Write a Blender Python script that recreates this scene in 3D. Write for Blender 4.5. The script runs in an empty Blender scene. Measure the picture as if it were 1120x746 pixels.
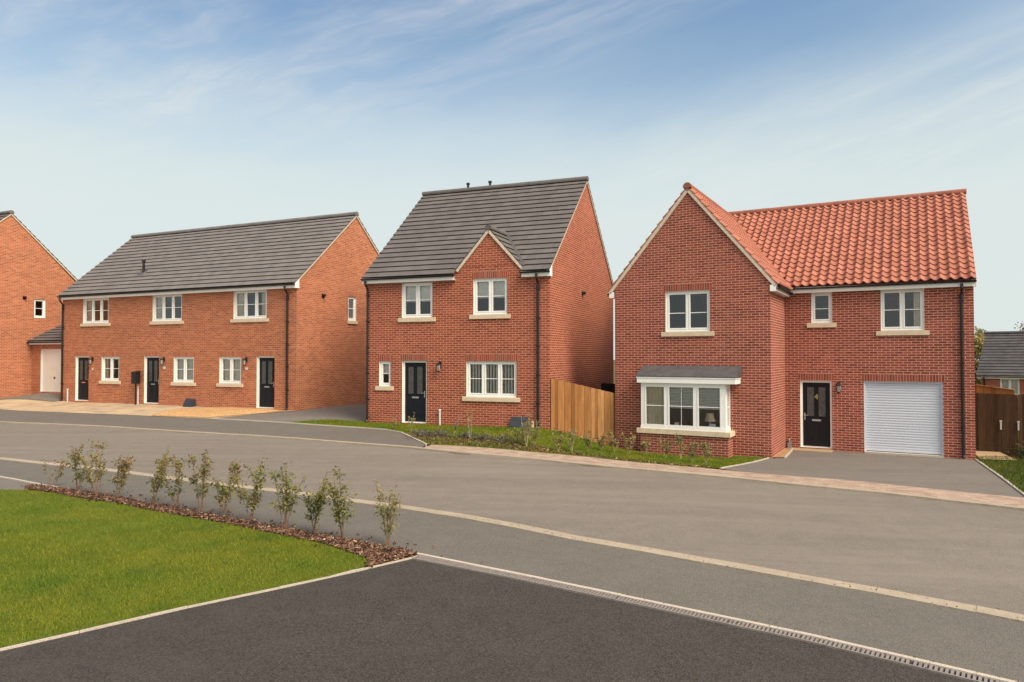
import bpy, bmesh, math, random
import numpy as np
from mathutils import Vector, Matrix
from mathutils.geometry import delaunay_2d_cdt
random.seed(4)
rng = np.random.default_rng(4)
R = math.radians
SC = bpy.context.scene
COL = SC.collection
CAMZ = 2.45

# ------------------------------------------------------------------ objects
def tag(o, label=None, cat=None, group=None, kind=None):
    if label: o['label'] = label
    if cat: o['category'] = cat
    if group: o['group'] = group
    if kind: o['kind'] = kind
    return o

def empty(name, loc=(0, 0, 0), rz=0.0, label=None, cat=None, group=None):
    o = bpy.data.objects.new(name, None)
    o.empty_display_size = 0.3
    COL.objects.link(o)
    o.location = loc
    o.rotation_euler = (0, 0, rz)
    return tag(o, label, cat, group)

class Fr:
    """a facade frame: a = along (rightwards seen from outside), d = inwards, z = up"""
    def __init__(s, O, A, D):
        s.O, s.A, s.D = Vector(O), Vector(A), Vector(D)
    def p(s, a, d, z):
        return s.O + s.A * a + s.D * d + Vector((0, 0, z))

class MB:
    def __init__(s):
        s.v, s.f, s.uv, s.mi = [], [], [], []
    def face(s, pts, uvs=None, m=0):
        pts = [Vector(p) for p in pts]
        i = len(s.v)
        s.v += [tuple(p) for p in pts]
        s.f.append(tuple(range(i, i + len(pts))))
        if uvs is None:
            n = Vector((0, 0, 0))
            for k in range(len(pts)):
                n += pts[k].cross(pts[(k + 1) % len(pts)])
            ax = max(range(3), key=lambda k: abs(n[k]))
            if ax == 2: uvs = [(p.x, p.y) for p in pts]
            elif ax == 1: uvs = [(p.x, p.z) for p in pts]
            else: uvs = [(p.y, p.z) for p in pts]
        s.uv += [tuple(u) for u in uvs]
        s.mi.append(m)
    def hexa(s, q, m=0):
        # q: 8 points, 0-3 bottom ccw, 4-7 top ccw
        q = [Vector(p) for p in q]
        c = sum(q, Vector()) / 8
        for ids in ((3, 2, 1, 0), (4, 5, 6, 7), (0, 1, 5, 4), (1, 2, 6, 5), (2, 3, 7, 6), (3, 0, 4, 7)):
            P = [q[k] for k in ids]
            n = (P[1] - P[0]).cross(P[2] - P[0])
            if n.dot(sum(P, Vector()) / 4 - c) < 0: P.reverse()
            s.face(P, m=m)
    def box(s, x0, x1, y0, y1, z0, z1, m=0):
        s.hexa([(x0, y0, z0), (x1, y0, z0), (x1, y1, z0), (x0, y1, z0), (x0, y0, z1), (x1, y0, z1), (x1, y1, z1), (x0, y1, z1)], m)
    def fbox(s, fr, a0, a1, d0, d1, z0, z1, m=0):
        s.hexa([fr.p(a0, d0, z0), fr.p(a1, d0, z0), fr.p(a1, d1, z0), fr.p(a0, d1, z0),
                fr.p(a0, d0, z1), fr.p(a1, d0, z1), fr.p(a1, d1, z1), fr.p(a0, d1, z1)], m)
    def tube(s, pts, rad, n=8, caps=True, m=0):
        pts = [Vector(p) for p in pts]
        if not hasattr(rad, '__len__'): rad = [rad] * len(pts)
        rings = []
        up = Vector((0, 0, 1))
        for k, p in enumerate(pts):
            t = (pts[min(k + 1, len(pts) - 1)] - pts[max(k - 1, 0)]).normalized()
            a = t.cross(up)
            if a.length < 0.05: a = t.cross(Vector((1, 0, 0)))
            a.normalize(); b = a.cross(t)
            rings.append([p + (a * math.cos(2 * math.pi * j / n) + b * math.sin(2 * math.pi * j / n)) * rad[k] for j in range(n)])
        for k in range(len(rings) - 1):
            for j in range(n):
                s.face([rings[k][j], rings[k][(j + 1) % n], rings[k + 1][(j + 1) % n], rings[k + 1][j]], m=m)
        if caps:
            s.face(list(reversed(rings[0])), m=m); s.face(rings[-1], m=m)
    def build(s, name, mats, parent=None, smooth=False, weld=False):
        me = bpy.data.meshes.new(name)
        me.from_pydata(s.v, [], s.f)
        ul = me.uv_layers.new(name='UVMap')
        ul.data.foreach_set('uv', [c for u in s.uv for c in u])
        if not isinstance(mats, (list, tuple)): mats = [mats]
        for m in mats: me.materials.append(m)
        me.polygons.foreach_set('material_index', s.mi)
        if smooth or weld:
            bm = bmesh.new(); bm.from_mesh(me)
            bmesh.ops.remove_doubles(bm, verts=bm.verts, dist=1e-4)
            bm.to_mesh(me); bm.free()
        if smooth: me.polygons.foreach_set('use_smooth', [True] * len(me.polygons))
        me.update()
        o = bpy.data.objects.new(name, me)
        COL.objects.link(o)
        if parent: o.parent = parent
        return o

def npmesh(name, V, F, mat, parent=None, mats=None, mi=None):
    """V (n,3) array, F (m,k) array of one face size"""
    me = bpy.data.meshes.new(name)
    n, k = F.shape
    me.vertices.add(len(V)); me.vertices.foreach_set('co', np.asarray(V, np.float32).ravel())
    me.loops.add(n * k); me.loops.foreach_set('vertex_index', F.ravel().astype(np.int32))
    me.polygons.add(n)
    me.polygons.foreach_set('loop_start', np.arange(0, n * k, k, dtype=np.int32))
    try: me.polygons.foreach_set('loop_total', np.full(n, k, np.int32))
    except Exception: pass
    for m in (mats or [mat]): me.materials.append(m)
    if mi is not None: me.polygons.foreach_set('material_index', np.asarray(mi, np.int32))
    me.update(calc_edges=True); me.validate()
    o = bpy.data.objects.new(name, me); COL.objects.link(o)
    if parent: o.parent = parent
    return o

# ------------------------------------------------------------------ shader helpers
class NT:
    def __init__(s, name, world=False):
        if world:
            s.m = bpy.data.worlds.new(name)
        else:
            s.m = bpy.data.materials.new(name)
        s.m.use_nodes = True
        s.t = s.m.node_tree
        s.t.nodes.clear()
    def n(s, typ, ins=None, **kw):
        nd = s.t.nodes.new(typ)
        for k, v in kw.items(): setattr(nd, k, v)
        for k, v in (ins or {}).items():
            sk = nd.inputs[k]
            if hasattr(v, 'is_output'): s.t.links.new(v, sk)
            else: sk.default_value = v
        return nd
    def math(s, op, a, b=None, c=None):
        nd = s.n('ShaderNodeMath', operation=op)
        for i, v in enumerate((a, b, c)):
            if v is None: continue
            if hasattr(v, 'is_output'): s.t.links.new(v, nd.inputs[i])
            else: nd.inputs[i].default_value = v
        return nd.outputs[0]
    def mix(s, f, a, b, mode='MIX'):
        nd = s.n('ShaderNodeMix', data_type='RGBA', blend_type=mode)
        for k, v in ((0, f), (6, a), (7, b)):
            if hasattr(v, 'is_output'): s.t.links.new(v, nd.inputs[k])
            else: nd.inputs[k].default_value = (v if k == 0 else (*v, 1.0) if len(v) == 3 else v)
        return nd.outputs[2]
    def ramp(s, f, stops, interp='LINEAR'):
        nd = s.n('ShaderNodeValToRGB')
        cr = nd.color_ramp; cr.interpolation = interp
        while len(cr.elements) < len(stops): cr.elements.new(0.5)
        for e, (p, c) in zip(cr.elements, stops):
            e.position = p; e.color = (*c, 1.0) if hasattr(c, '__len__') else (c, c, c, 1.0)
        if f is not None: s.t.links.new(f, nd.inputs[0])
        return nd.outputs[0]
    def noise(s, vec, scale, detail=3.0, rough=0.55, dist=0.0):
        nd = s.n('ShaderNodeTexNoise', {'Scale': scale, 'Detail': detail, 'Roughness': rough, 'Distortion': dist})
        if vec is not None: s.t.links.new(vec, nd.inputs['Vector'])
        return nd.outputs['Fac']
    def coords(s, which='Object'):
        return s.n('ShaderNodeTexCoord').outputs[which]
    def world_pos(s):
        return s.n('ShaderNodeNewGeometry').outputs['Position']
    def mapv(s, vec, scale=(1, 1, 1), rot=(0, 0, 0), loc=(0, 0, 0)):
        return s.n('ShaderNodeMapping', {'Vector': vec, 'Scale': scale, 'Rotation': rot, 'Location': loc}).outputs[0]
    def out(s, base, rough=0.8, bump=None, bstr=0.3, bdist=0.01, spec=0.3, metallic=0.0, **kw):
        b = s.n('ShaderNodeBsdfPrincipled')
        def put(k, v):
            if hasattr(v, 'is_output'): s.t.links.new(v, b.inputs[k])
            elif k == 'Base Color': b.inputs[k].default_value = (*v, 1.0)
            else: b.inputs[k].default_value = v
        put('Base Color', base); put('Roughness', rough); put('Specular IOR Level', spec); put('Metallic', metallic)
        for k, v in kw.items(): put(k, v)
        if bump is not None:
            bp = s.n('ShaderNodeBump', {'Strength': bstr, 'Distance': bdist, 'Height': bump})
            s.t.links.new(bp.outputs[0], b.inputs['Normal'])
        o = s.n('ShaderNodeOutputMaterial')
        s.t.links.new(b.outputs[0], o.inputs[0])
        return s.m

M = {}
def brick_cells(t, bw, bh, mort, offset=0.5):
    """per-brick random value and mortar mask from UVs in metres"""
    uv = t.n('ShaderNodeUVMap').outputs[0]
    sp = t.n('ShaderNodeSeparateXYZ', {0: uv})
    u, v = sp.outputs[0], sp.outputs[1]
    row = t.math('FLOOR', t.math('DIVIDE', v, bh))
    par = t.math('MULTIPLY', t.math('ABSOLUTE', t.math('MODULO', row, 2.0)), offset)
    cu = t.math('ADD', t.math('DIVIDE', u, bw), par)
    col = t.math('FLOOR', cu)
    rnd = t.n('ShaderNodeTexWhiteNoise', {'Vector': t.n('ShaderNodeCombineXYZ', {0: col, 1: row, 2: 3.0}).outputs[0]}, noise_dimensions='3D')
    fu = t.math('MULTIPLY', t.math('FRACT', cu), bw)
    fv = t.math('MULTIPLY', t.math('FRACT', t.math('DIVIDE', v, bh)), bh)
    du = t.math('MINIMUM', fu, t.math('SUBTRACT', bw, fu))
    dv = t.math('MINIMUM', fv, t.math('SUBTRACT', bh, fv))
    d = t.math('MINIMUM', du, dv)
    mask = t.n('ShaderNodeMapRange', {0: d, 1: mort * 0.35, 2: mort * 0.75, 3: 1.0, 4: 0.0}).outputs[0]
    return uv, rnd.outputs[0], rnd.outputs[1], mask, d

def brick_mat(name, stops, mortar, soldier=False, streak=0.25):
    t = NT(name)
    uv, r, rc, mask, d = brick_cells(t, 0.225, 0.075, 0.0125, 0.0 if soldier else 0.5)
    c = t.ramp(r, stops)
    oc = t.coords('Object')
    big = t.noise(oc, 0.55, 4, 0.6)
    c = t.mix(t.n('ShaderNodeMapRange', {0: big, 1: 0.35, 2: 0.7, 3: 0.0, 4: streak}).outputs[0], c, tuple(x * 0.62 for x in stops[1][1]))
    band = t.noise(t.mapv(uv, (.12, 1.0, 1)), 1.5, 3, 0.6)
    c = t.mix(t.n('ShaderNodeMapRange', {0: band, 1: 0.5, 2: 0.72, 3: 0.0, 4: 0.40}).outputs[0], c, tuple(min(1, x * 1.28 + .012) for x in stops[2][1]))
    grain = t.noise(uv, 60.0, 3, 0.7)
    c = t.mix(0.35, c, t.ramp(grain, [(0.25, 0.25), (0.75, 0.95)]), 'OVERLAY')
    mo = t.mix(t.noise(uv, 9.0, 3), tuple(x * 0.78 for x in mortar), tuple(min(1, x * 1.15) for x in mortar))
    # efflorescence / lighter weathering low and at random
    c = t.mix(t.math('MULTIPLY', t.n('ShaderNodeMapRange', {0: t.noise(oc, 1.7, 5, 0.7), 1: 0.58, 2: 0.8, 3: 0.0, 4: 0.35}).outputs[0], 1.0), c, (0.40, 0.17, 0.12))
    c = t.mix(mask, c, mo)
    c = t.mix(t.n('ShaderNodeNewGeometry').outputs['Backfacing'], c, (0.72, 0.69, 0.63))
    hgt = t.math('ADD', t.math('MULTIPLY', t.math('SUBTRACT', 1.0, mask), 1.0), t.math('MULTIPLY', grain, 0.25))
    return t.out(c, 0.88, hgt, 0.6, 0.006, 0.2)

RED = [(0.0, (0.185, 0.043, 0.024)), (0.25, (0.24, 0.056, 0.031)), (0.75, (0.29, 0.070, 0.038)), (1.0, (0.34, 0.090, 0.050))]
ORG = [(0.0, (0.27, 0.076, 0.036)), (0.35, (0.345, 0.102, 0.045)), (0.7, (0.39, 0.122, 0.054)), (1.0, (0.45, 0.155, 0.072))]  # orange base with distance haze put into the tone
M['brick_red'] = brick_mat('red brick', RED, (0.58, 0.33, 0.225))
M['soldier_red'] = brick_mat('red soldier brick', RED, (0.40, 0.28, 0.22), True)
BRN = [(0.0, (0.160, 0.039, 0.027)), (0.25, (0.21, 0.049, 0.034)), (0.75, (0.255, 0.062, 0.042)), (1.0, (0.305, 0.082, 0.054))]
M['brick_brown'] = brick_mat('brownish red brick', BRN, (0.58, 0.36, 0.27))
M['soldier_brown'] = brick_mat('brownish red soldier brick', BRN, (0.42, 0.27, 0.21), True)
M['brick_org'] = brick_mat('orange brick', ORG, (0.50, 0.33, 0.23))
M['soldier_org'] = brick_mat('orange soldier brick', ORG, (0.42, 0.28, 0.20), True)

def tile_mat(name, stops, w, g, line, off=0.5):
    t = NT(name)
    uv, r, rc, mask, d = brick_cells(t, w, g, line, off)
    c = t.ramp(r, stops)
    n1 = t.noise(uv, 2.2, 5, 0.65)
    c = t.mix(t.n('ShaderNodeMapRange', {0: n1, 1: 0.4, 2: 0.75, 3: 0.0, 4: 0.28}).outputs[0], c, tuple(x * 1.2 for x in stops[-1][1]))
    gr = t.noise(uv, 55, 3, 0.7)
    c = t.mix(0.3, c, t.ramp(gr, [(0.25, 0.3), (0.75, 0.85)]), 'OVERLAY')
    return t.out(c, 0.82, gr, 0.25, 0.004, 0.25)
M['tile_grey'] = tile_mat('grey concrete tile', [(0, (0.096, 0.088, 0.088)), (0.5, (0.110, 0.100, 0.100)), (1, (0.126, 0.115, 0.115))], 0.33, 0.31, 0.006)
M['tile_haze'] = tile_mat('hazed grey concrete tile', [(0, (0.130, 0.119, 0.118)), (0.5, (0.147, 0.135, 0.133)), (1, (0.166, 0.152, 0.150))], 0.33, 0.31, 0.006)  # grey tile lightened to put distance haze into the terrace roof colour
M['tile_dark'] = tile_mat('dark grey tile', [(0, (0.055, 0.052, 0.056)), (1, (0.08, 0.075, 0.08))], 0.33, 0.31, 0.006)
M['pantile'] = tile_mat('clay pantile', [(0, (0.285, 0.108, 0.074)), (0.5, (0.33, 0.127, 0.088)), (1, (0.375, 0.150, 0.105))], 0.25, 0.295, 0.0001, 0.0)
M['ridge_red'] = tile_mat('clay ridge tile', [(0, (0.22, 0.085, 0.06)), (1, (0.30, 0.115, 0.08))], 0.45, 5.0, 0.006)

def plain(name, col, rough=0.5, nscale=8, namt=0.15, bump=0.0, spec=0.4, metallic=0.0):
    t = NT(name)
    oc = t.coords('Object')
    n = t.noise(oc, nscale, 5, 0.6)
    c = t.mix(t.ramp(n, [(0.3, 0.0), (0.75, 1.0)]), tuple(x * (1 - namt) for x in col), tuple(min(1, x * (1 + namt)) for x in col))
    return t.out(c, rough, t.noise(oc, nscale * 12, 3) if bump else None, bump, 0.004, spec, metallic)
M['upvc'] = plain('white upvc', (0.80, 0.80, 0.785), 0.32, 3, 0.03, spec=0.5)
M['fascia'] = plain('white fascia board', (0.84, 0.835, 0.81), 0.4, 3, 0.05)
M['black'] = plain('black plastic', (0.014, 0.014, 0.015), 0.38, 5, 0.2)
M['door_black'] = plain('black door', (0.010, 0.010, 0.012), 0.5, 20, 0.15, 0.05, 0.2)
M['door_blue'] = plain('dark blue black door', (0.010, 0.012, 0.017), 0.5, 20, 0.15, 0.05, 0.2)
M['stone'] = plain('cast stone sill', (0.60, 0.50, 0.36), 0.85, 7, 0.14, 0.2)
M['verge'] = plain('verge mortar', (0.58, 0.50, 0.40), 0.9, 14, 0.25, 0.4)
M['lead'] = plain('lead flashing', (0.075, 0.076, 0.082), 0.55, 4, 0.25, 0.1, 0.5)
M['chrome'] = plain('chrome', (0.72, 0.72, 0.72), 0.22, 5, 0.05, metallic=1.0)
M['brass'] = plain('gold numeral', (0.75, 0.50, 0.18), 0.3, 5, 0.05, metallic=1.0)
M['grey_plastic'] = plain('grey plastic', (0.55, 0.55, 0.54), 0.5, 6, 0.06)
M['meter'] = plain('meter box', (0.030, 0.036, 0.050), 0.5, 6, 0.2)
M['garage_white'] = plain('garage door white', (0.53, 0.57, 0.65), 0.38, 2, 0.03)
M['garage_cream'] = plain('garage door cream', (0.70, 0.66, 0.60), 0.45, 2, 0.04)
M['curtain'] = plain('pale curtain', (0.70, 0.62, 0.50), 0.95, 6, 0.12)
M['blind'] = plain('pale blind', (0.84, 0.82, 0.76), 0.9, 6, 0.06)
M['slat'] = plain('blind slat', (0.85, 0.84, 0.80), 0.6, 6, 0.06)
M['room'] = plain('dim room wall', (0.22, 0.20, 0.18), 0.9, 1, 0.2)
M['soffit'] = plain('plaster', (0.5, 0.48, 0.45), 0.9, 2, 0.1)
M['lamp_glass'] = plain('lamp glass', (0.35, 0.34, 0.30), 0.15, 5, 0.1, spec=0.6)
M['riser'] = plain('grey pipe box', (0.22, 0.22, 0.22), 0.5, 8, 0.15)
M['vase'] = plain('cream shade', (0.62, 0.52, 0.36), 0.7, 5, 0.1)

def glass():
    t = NT('window glass')
    g = t.n('ShaderNodeBsdfGlossy', {'Color': (0.95, 0.97, 1, 1), 'Roughness': 0.015})
    tr = t.n('ShaderNodeBsdfTransparent', {'Color': (0.92, 0.94, 0.93, 1)})
    oc = t.coords('Object')
    bp = t.n('ShaderNodeBump', {'Strength': 0.05, 'Distance': 0.02, 'Height': t.noise(oc, 1.3, 1)})
    t.t.links.new(bp.outputs[0], g.inputs['Normal'])
    fr = t.n('ShaderNodeFresnel', {'IOR': 1.5})
    mx = t.n('ShaderNodeMixShader', {0: t.math('MULTIPLY', fr.outputs[0], 2.0)})
    t.t.links.new(tr.outputs[0], mx.inputs[1]); t.t.links.new(g.outputs[0], mx.inputs[2])
    o = t.n('ShaderNodeOutputMaterial'); t.t.links.new(mx.outputs[0], o.inputs[0])
    return t.m
M['glass'] = glass()
M['door_glass'] = plain('leaded obscure door glass', (0.07, 0.07, 0.066), 0.3, 14, 0.5, 0.3, 0.4)

def asphalt(name, col, speck=0.5, patch=0.25, sc=1.0, streak=0.0, rough=0.9):
    t = NT(name)
    p = t.world_pos()
    vo = t.n('ShaderNodeTexVoronoi', {'Vector': p, 'Scale': 120 * sc}, feature='F1')
    cell = t.n('ShaderNodeSeparateColor', {0: vo.outputs['Color']}).outputs[0]
    stone = t.ramp(cell, [(0.0, tuple(x * (1 - speck) for x in col)), (0.55, col), (1.0, tuple(min(1, x * (1 + speck * 1.1)) for x in col))])
    big = t.noise(p, 0.35, 5, 0.62)
    mid = t.noise(p, 2.6, 5, 0.65)
    fine = t.noise(p, 16, 4, 0.7)
    c = t.mix(t.ramp(big, [(0.3, 0.0), (0.72, patch)]), stone, tuple(x * 0.62 for x in col))
    c = t.mix(t.ramp(mid, [(0.42, 0.0), (0.8, patch * 0.9)]), c, tuple(min(1, x * 1.55) for x in col))
    c = t.mix(t.ramp(fine, [(0.5, 0.0), (0.8, patch * 0.8)]), c, tuple(x * 0.6 for x in col))
    if streak:
        st = t.noise(t.mapv(p, (0.10, 1.1, 1), (0, 0, R(27))), 1.3, 4, 0.6)
        c = t.mix(t.ramp(st, [(0.46, 0.0), (0.75, streak)]), c, tuple(min(1, x * 1.45) for x in col))
        sd = t.noise(t.mapv(p, (0.16, 1.5, 1), (0, 0, R(30)), (7, 3, 0)), 1.1, 5, 0.65)
        c = t.mix(t.ramp(sd, [(0.52, 0.0), (0.8, streak)]), c, tuple(x * 0.66 for x in col))
    return t.out(c, rough, t.math('ADD', vo.outputs['Distance'], t.math('MULTIPLY', fine, 0.6)), 0.55, 0.008, 0.3)
M['road'] = asphalt('road asphalt', (0.174, 0.153, 0.1325), 0.30, 0.30, 0.9, 0.45)
M['footway'] = asphalt('footway asphalt', (0.128, 0.1185, 0.106), 0.35, 0.25, 1.0, 0.1)
M['drive_dark'] = asphalt('dark drive asphalt', (0.048, 0.0425, 0.038), 0.6, 0.42, 0.8)
M['drive_mid'] = asphalt('drive asphalt', (0.150, 0.135, 0.122), 0.35, 0.3, 1.0, 0.35)
M['kerbstone'] = asphalt('pale concrete kerb', (0.345, 0.292, 0.228), 0.18, 0.40, 0.9)
M['pin_kerb'] = asphalt('pale concrete edging', (0.46, 0.41, 0.35), 0.12, 0.22, 0.9)
M['sandpath'] = asphalt('sandstone paving', (0.36, 0.265, 0.165), 0.15, 0.25, 0.5)
M['apron'] = asphalt('pale gravelly paving', (0.42, 0.32, 0.225), 0.25, 0.35, 0.6)
def apron_mat():
    t = NT('sandy forecourt')
    p = t.world_pos()
    c = t.ramp(t.noise(p, 1.1, 6, .66), [(0.32, (0.27, 0.225, 0.18)), (0.48, (0.40, 0.31, 0.215)), (0.62, (0.50, 0.385, 0.25)), (0.78, (0.47, 0.31, 0.16))])
    c = t.mix(t.ramp(t.noise(p, 14, 4, .7), [(0.42, 0.0), (0.75, 0.45)]), c, (0.20, 0.15, 0.10))
    return t.out(c, .95, t.noise(p, 30, 4, .7), .5, .01, .2)
M['apron'] = apron_mat()
M['gravel'] = asphalt('orange gravel', (0.45, 0.27, 0.125), 0.5, 0.3, 0.35)
M['gravel_red'] = asphalt('red brown gravel', (0.36, 0.22, 0.12), 0.6, 0.3, 0.35)
M['soil'] = asphalt('brown soil', (0.10, 0.066, 0.042), 0.5, 0.4, 0.4)
M['grate'] = plain('galvanised grate', (0.27, 0.24, 0.22), 0.5, 20, 0.2, 0.1, 0.5, 0.3)

def block_paving():
    t = NT('pink block paving')
    uv, r, rc, mask, d = brick_cells(t, 0.20, 0.10, 0.007, 0.5)
    c = t.ramp(r, [(0, (0.25, 0.175, 0.138)), (0.5, (0.34, 0.252, 0.20)), (1, (0.42, 0.322, 0.262))])
    p = t.world_pos()
    c = t.mix(t.ramp(t.noise(p, 1.4, 5, 0.65), [(0.45, 0.0), (0.8, 0.45)]), c, (0.40, 0.33, 0.26))
    c = t.mix(t.ramp(t.noise(p, 30, 3, 0.65), [(0.4, 0.0), (0.8, 0.4)]), c, (0.20, 0.13, 0.10))
    c = t.mix(t.math('MULTIPLY', mask, 0.7), c, (0.20, 0.15, 0.11))
    return t.out(c, 0.9, t.math('SUBTRACT', 1.0, mask), 0.5, 0.005, 0.25)
M['blocks'] = block_paving()

def lawn_mat():
    t = NT('lawn turf')
    p = t.world_pos()
    c = t.mix(t.ramp(t.noise(p, 1.0, 5, 0.6), [(0.35, 0.0), (0.7, 1.0)]), (0.08, 0.12, 0.014), (0.15, 0.165, 0.02))
    c = t.mix(t.ramp(t.noise(p, 40, 4, 0.7), [(0.4, 0.0), (0.75, 0.6)]), c, (0.03, 0.045, 0.008))
    return t.out(c, 0.95, t.noise(p, 60, 4, 0.7), 0.7, 0.02, 0.1)
M['lawn'] = lawn_mat()

def blade_mat(name, c0, c1, c2):
    t = NT(name)
    g = t.n('ShaderNodeNewGeometry')
    p = g.outputs['Position']
    c = t.ramp(g.outputs['Random Per Island'], [(0.0, c0), (0.5, c1), (1.0, c2)])
    # broad patches: mown, yellowing and lush turf
    pt = t.noise(p, 0.75, 4, 0.6)
    c = t.mix(t.ramp(pt, [(0.42, 0.0), (0.66, 0.75)]), c, (c2[0] * 1.25, c2[1] * 1.04, c2[2]))
    c = t.mix(t.ramp(t.noise(p, 1.3, 5, 0.65), [(0.50, 0.0), (0.70, 0.75)]), c, (c0[0] * 0.75, c0[1] * 0.85, c0[2]))
    b = t.n('ShaderNodeBsdfPrincipled', {'Base Color': c, 'Roughness': 0.6, 'Specular IOR Level': 0.2})
    tr = t.n('ShaderNodeBsdfTranslucent', {'Color': c})
    mx = t.n('ShaderNodeMixShader', {0: 0.35, 1: b.outputs[0], 2: tr.outputs[0]})
    o = t.n('ShaderNodeOutputMaterial'); t.t.links.new(mx.outputs[0], o.inputs[0])
    return t.m
M['blade'] = blade_mat('grass blade', (0.085, 0.155, 0.013), (0.148, 0.222, 0.019), (0.235, 0.250, 0.027))
M['blade_dark'] = blade_mat('dark grass blade', (0.040, 0.075, 0.014), (0.070, 0.105, 0.02), (0.12, 0.14, 0.03))  # darker greens than the lawn blade mix
M['leaf_green'] = blade_mat('shrub leaf', (0.085, 0.130, 0.032), (0.155, 0.190, 0.052), (0.27, 0.26, 0.095))
M['leaf_red'] = blade_mat('young reddish leaf', (0.20, 0.13, 0.055), (0.26, 0.18, 0.075), (0.24, 0.11, 0.055))
M['leaf_pale'] = blade_mat('yellow green leaf', (0.15, 0.16, 0.06), (0.22, 0.21, 0.085), (0.30, 0.26, 0.12))
M['leaf_grey'] = blade_mat('grey lavender leaf', (0.10, 0.11, 0.085), (0.15, 0.15, 0.13), (0.20, 0.18, 0.17))
M['leaf_dark'] = blade_mat('dark leaf', (0.022, 0.034, 0.014), (0.035, 0.05, 0.018), (0.05, 0.062, 0.025))
M['leaf_tree'] = blade_mat('tree leaf', (0.20, 0.20, 0.075), (0.28, 0.265, 0.105), (0.36, 0.33, 0.15))
M['leaf_pink'] = blade_mat('copper blossom leaf', (0.17, 0.09, 0.075), (0.24, 0.14, 0.11), (0.32, 0.20, 0.16))
M['stem'] = plain('stem', (0.20, 0.12, 0.075), 0.85, 20, 0.3)
M['stem_pale'] = plain('pale stem', (0.42, 0.34, 0.22), 0.85, 20, 0.2)
M['bark'] = plain('bark', (0.09, 0.065, 0.045), 0.9, 12, 0.4, 0.5)

def chip_mat():
    t = NT('bark chip')
    g = t.n('ShaderNodeNewGeometry')
    c = t.ramp(g.outputs['Random Per Island'], [(0.0, (0.025, 0.014, 0.012)), (0.4, (0.09, 0.048, 0.034)), (0.75, (0.19, 0.105, 0.07)), (0.94, (0.28, 0.16, 0.10)), (1.0, (0.50, 0.38, 0.26))])
    return t.out(c, 0.9, t.noise(t.coords('Object'), 90, 3), 0.4, 0.004, 0.2)
M['chip'] = chip_mat()

def wood(name, stops):
    t = NT(name)
    uv, r, rc, mask, d = brick_cells(t, 0.10, 50.0, 0.004, 0.0)
    c = t.ramp(r, stops)
    gr = t.noise(t.mapv(uv, (60, 2.2, 1)), 1.0, 5, 0.65, 0.6)
    c = t.mix(t.ramp(gr, [(0.35, 0.0), (0.7, 0.55)]), c, tuple(x * 0.55 for x in stops[0][1]))
    kn = t.noise(t.mapv(uv, (9, 3.0, 1)), 1.0, 2, 0.5)
    c = t.mix(t.ramp(kn, [(0.66, 0.0), (0.74, 0.6)]), c, tuple(x * 0.4 for x in stops[0][1]))
    st = t.noise(t.mapv(uv, (1.0, 0.35, 1)), 2.0, 3)
    c = t.mix(t.ramp(st, [(0.4, 0.0), (0.7, 0.4)]), c, tuple(x * 0.7 for x in stops[0][1]))
    return t.out(c, 0.85, gr, 0.3, 0.003, 0.2)
M['wood_tan'] = wood('tan fence timber', [(0, (0.20, 0.082, 0.028)), (0.35, (0.34, 0.155, 0.054)), (0.7, (0.43, 0.21, 0.080)), (1, (0.58, 0.335, 0.150))])
M['wood_brown'] = wood('brown fence timber', [(0, (0.045, 0.026, 0.015)), (0.5, (0.095, 0.055, 0.030)), (1, (0.16, 0.095, 0.055))])
M['wood_dark'] = wood('dark fence timber', [(0, (0.022, 0.019, 0.017)), (0.5, (0.030, 0.026, 0.023)), (1, (0.04, 0.034, 0.03))])
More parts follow.
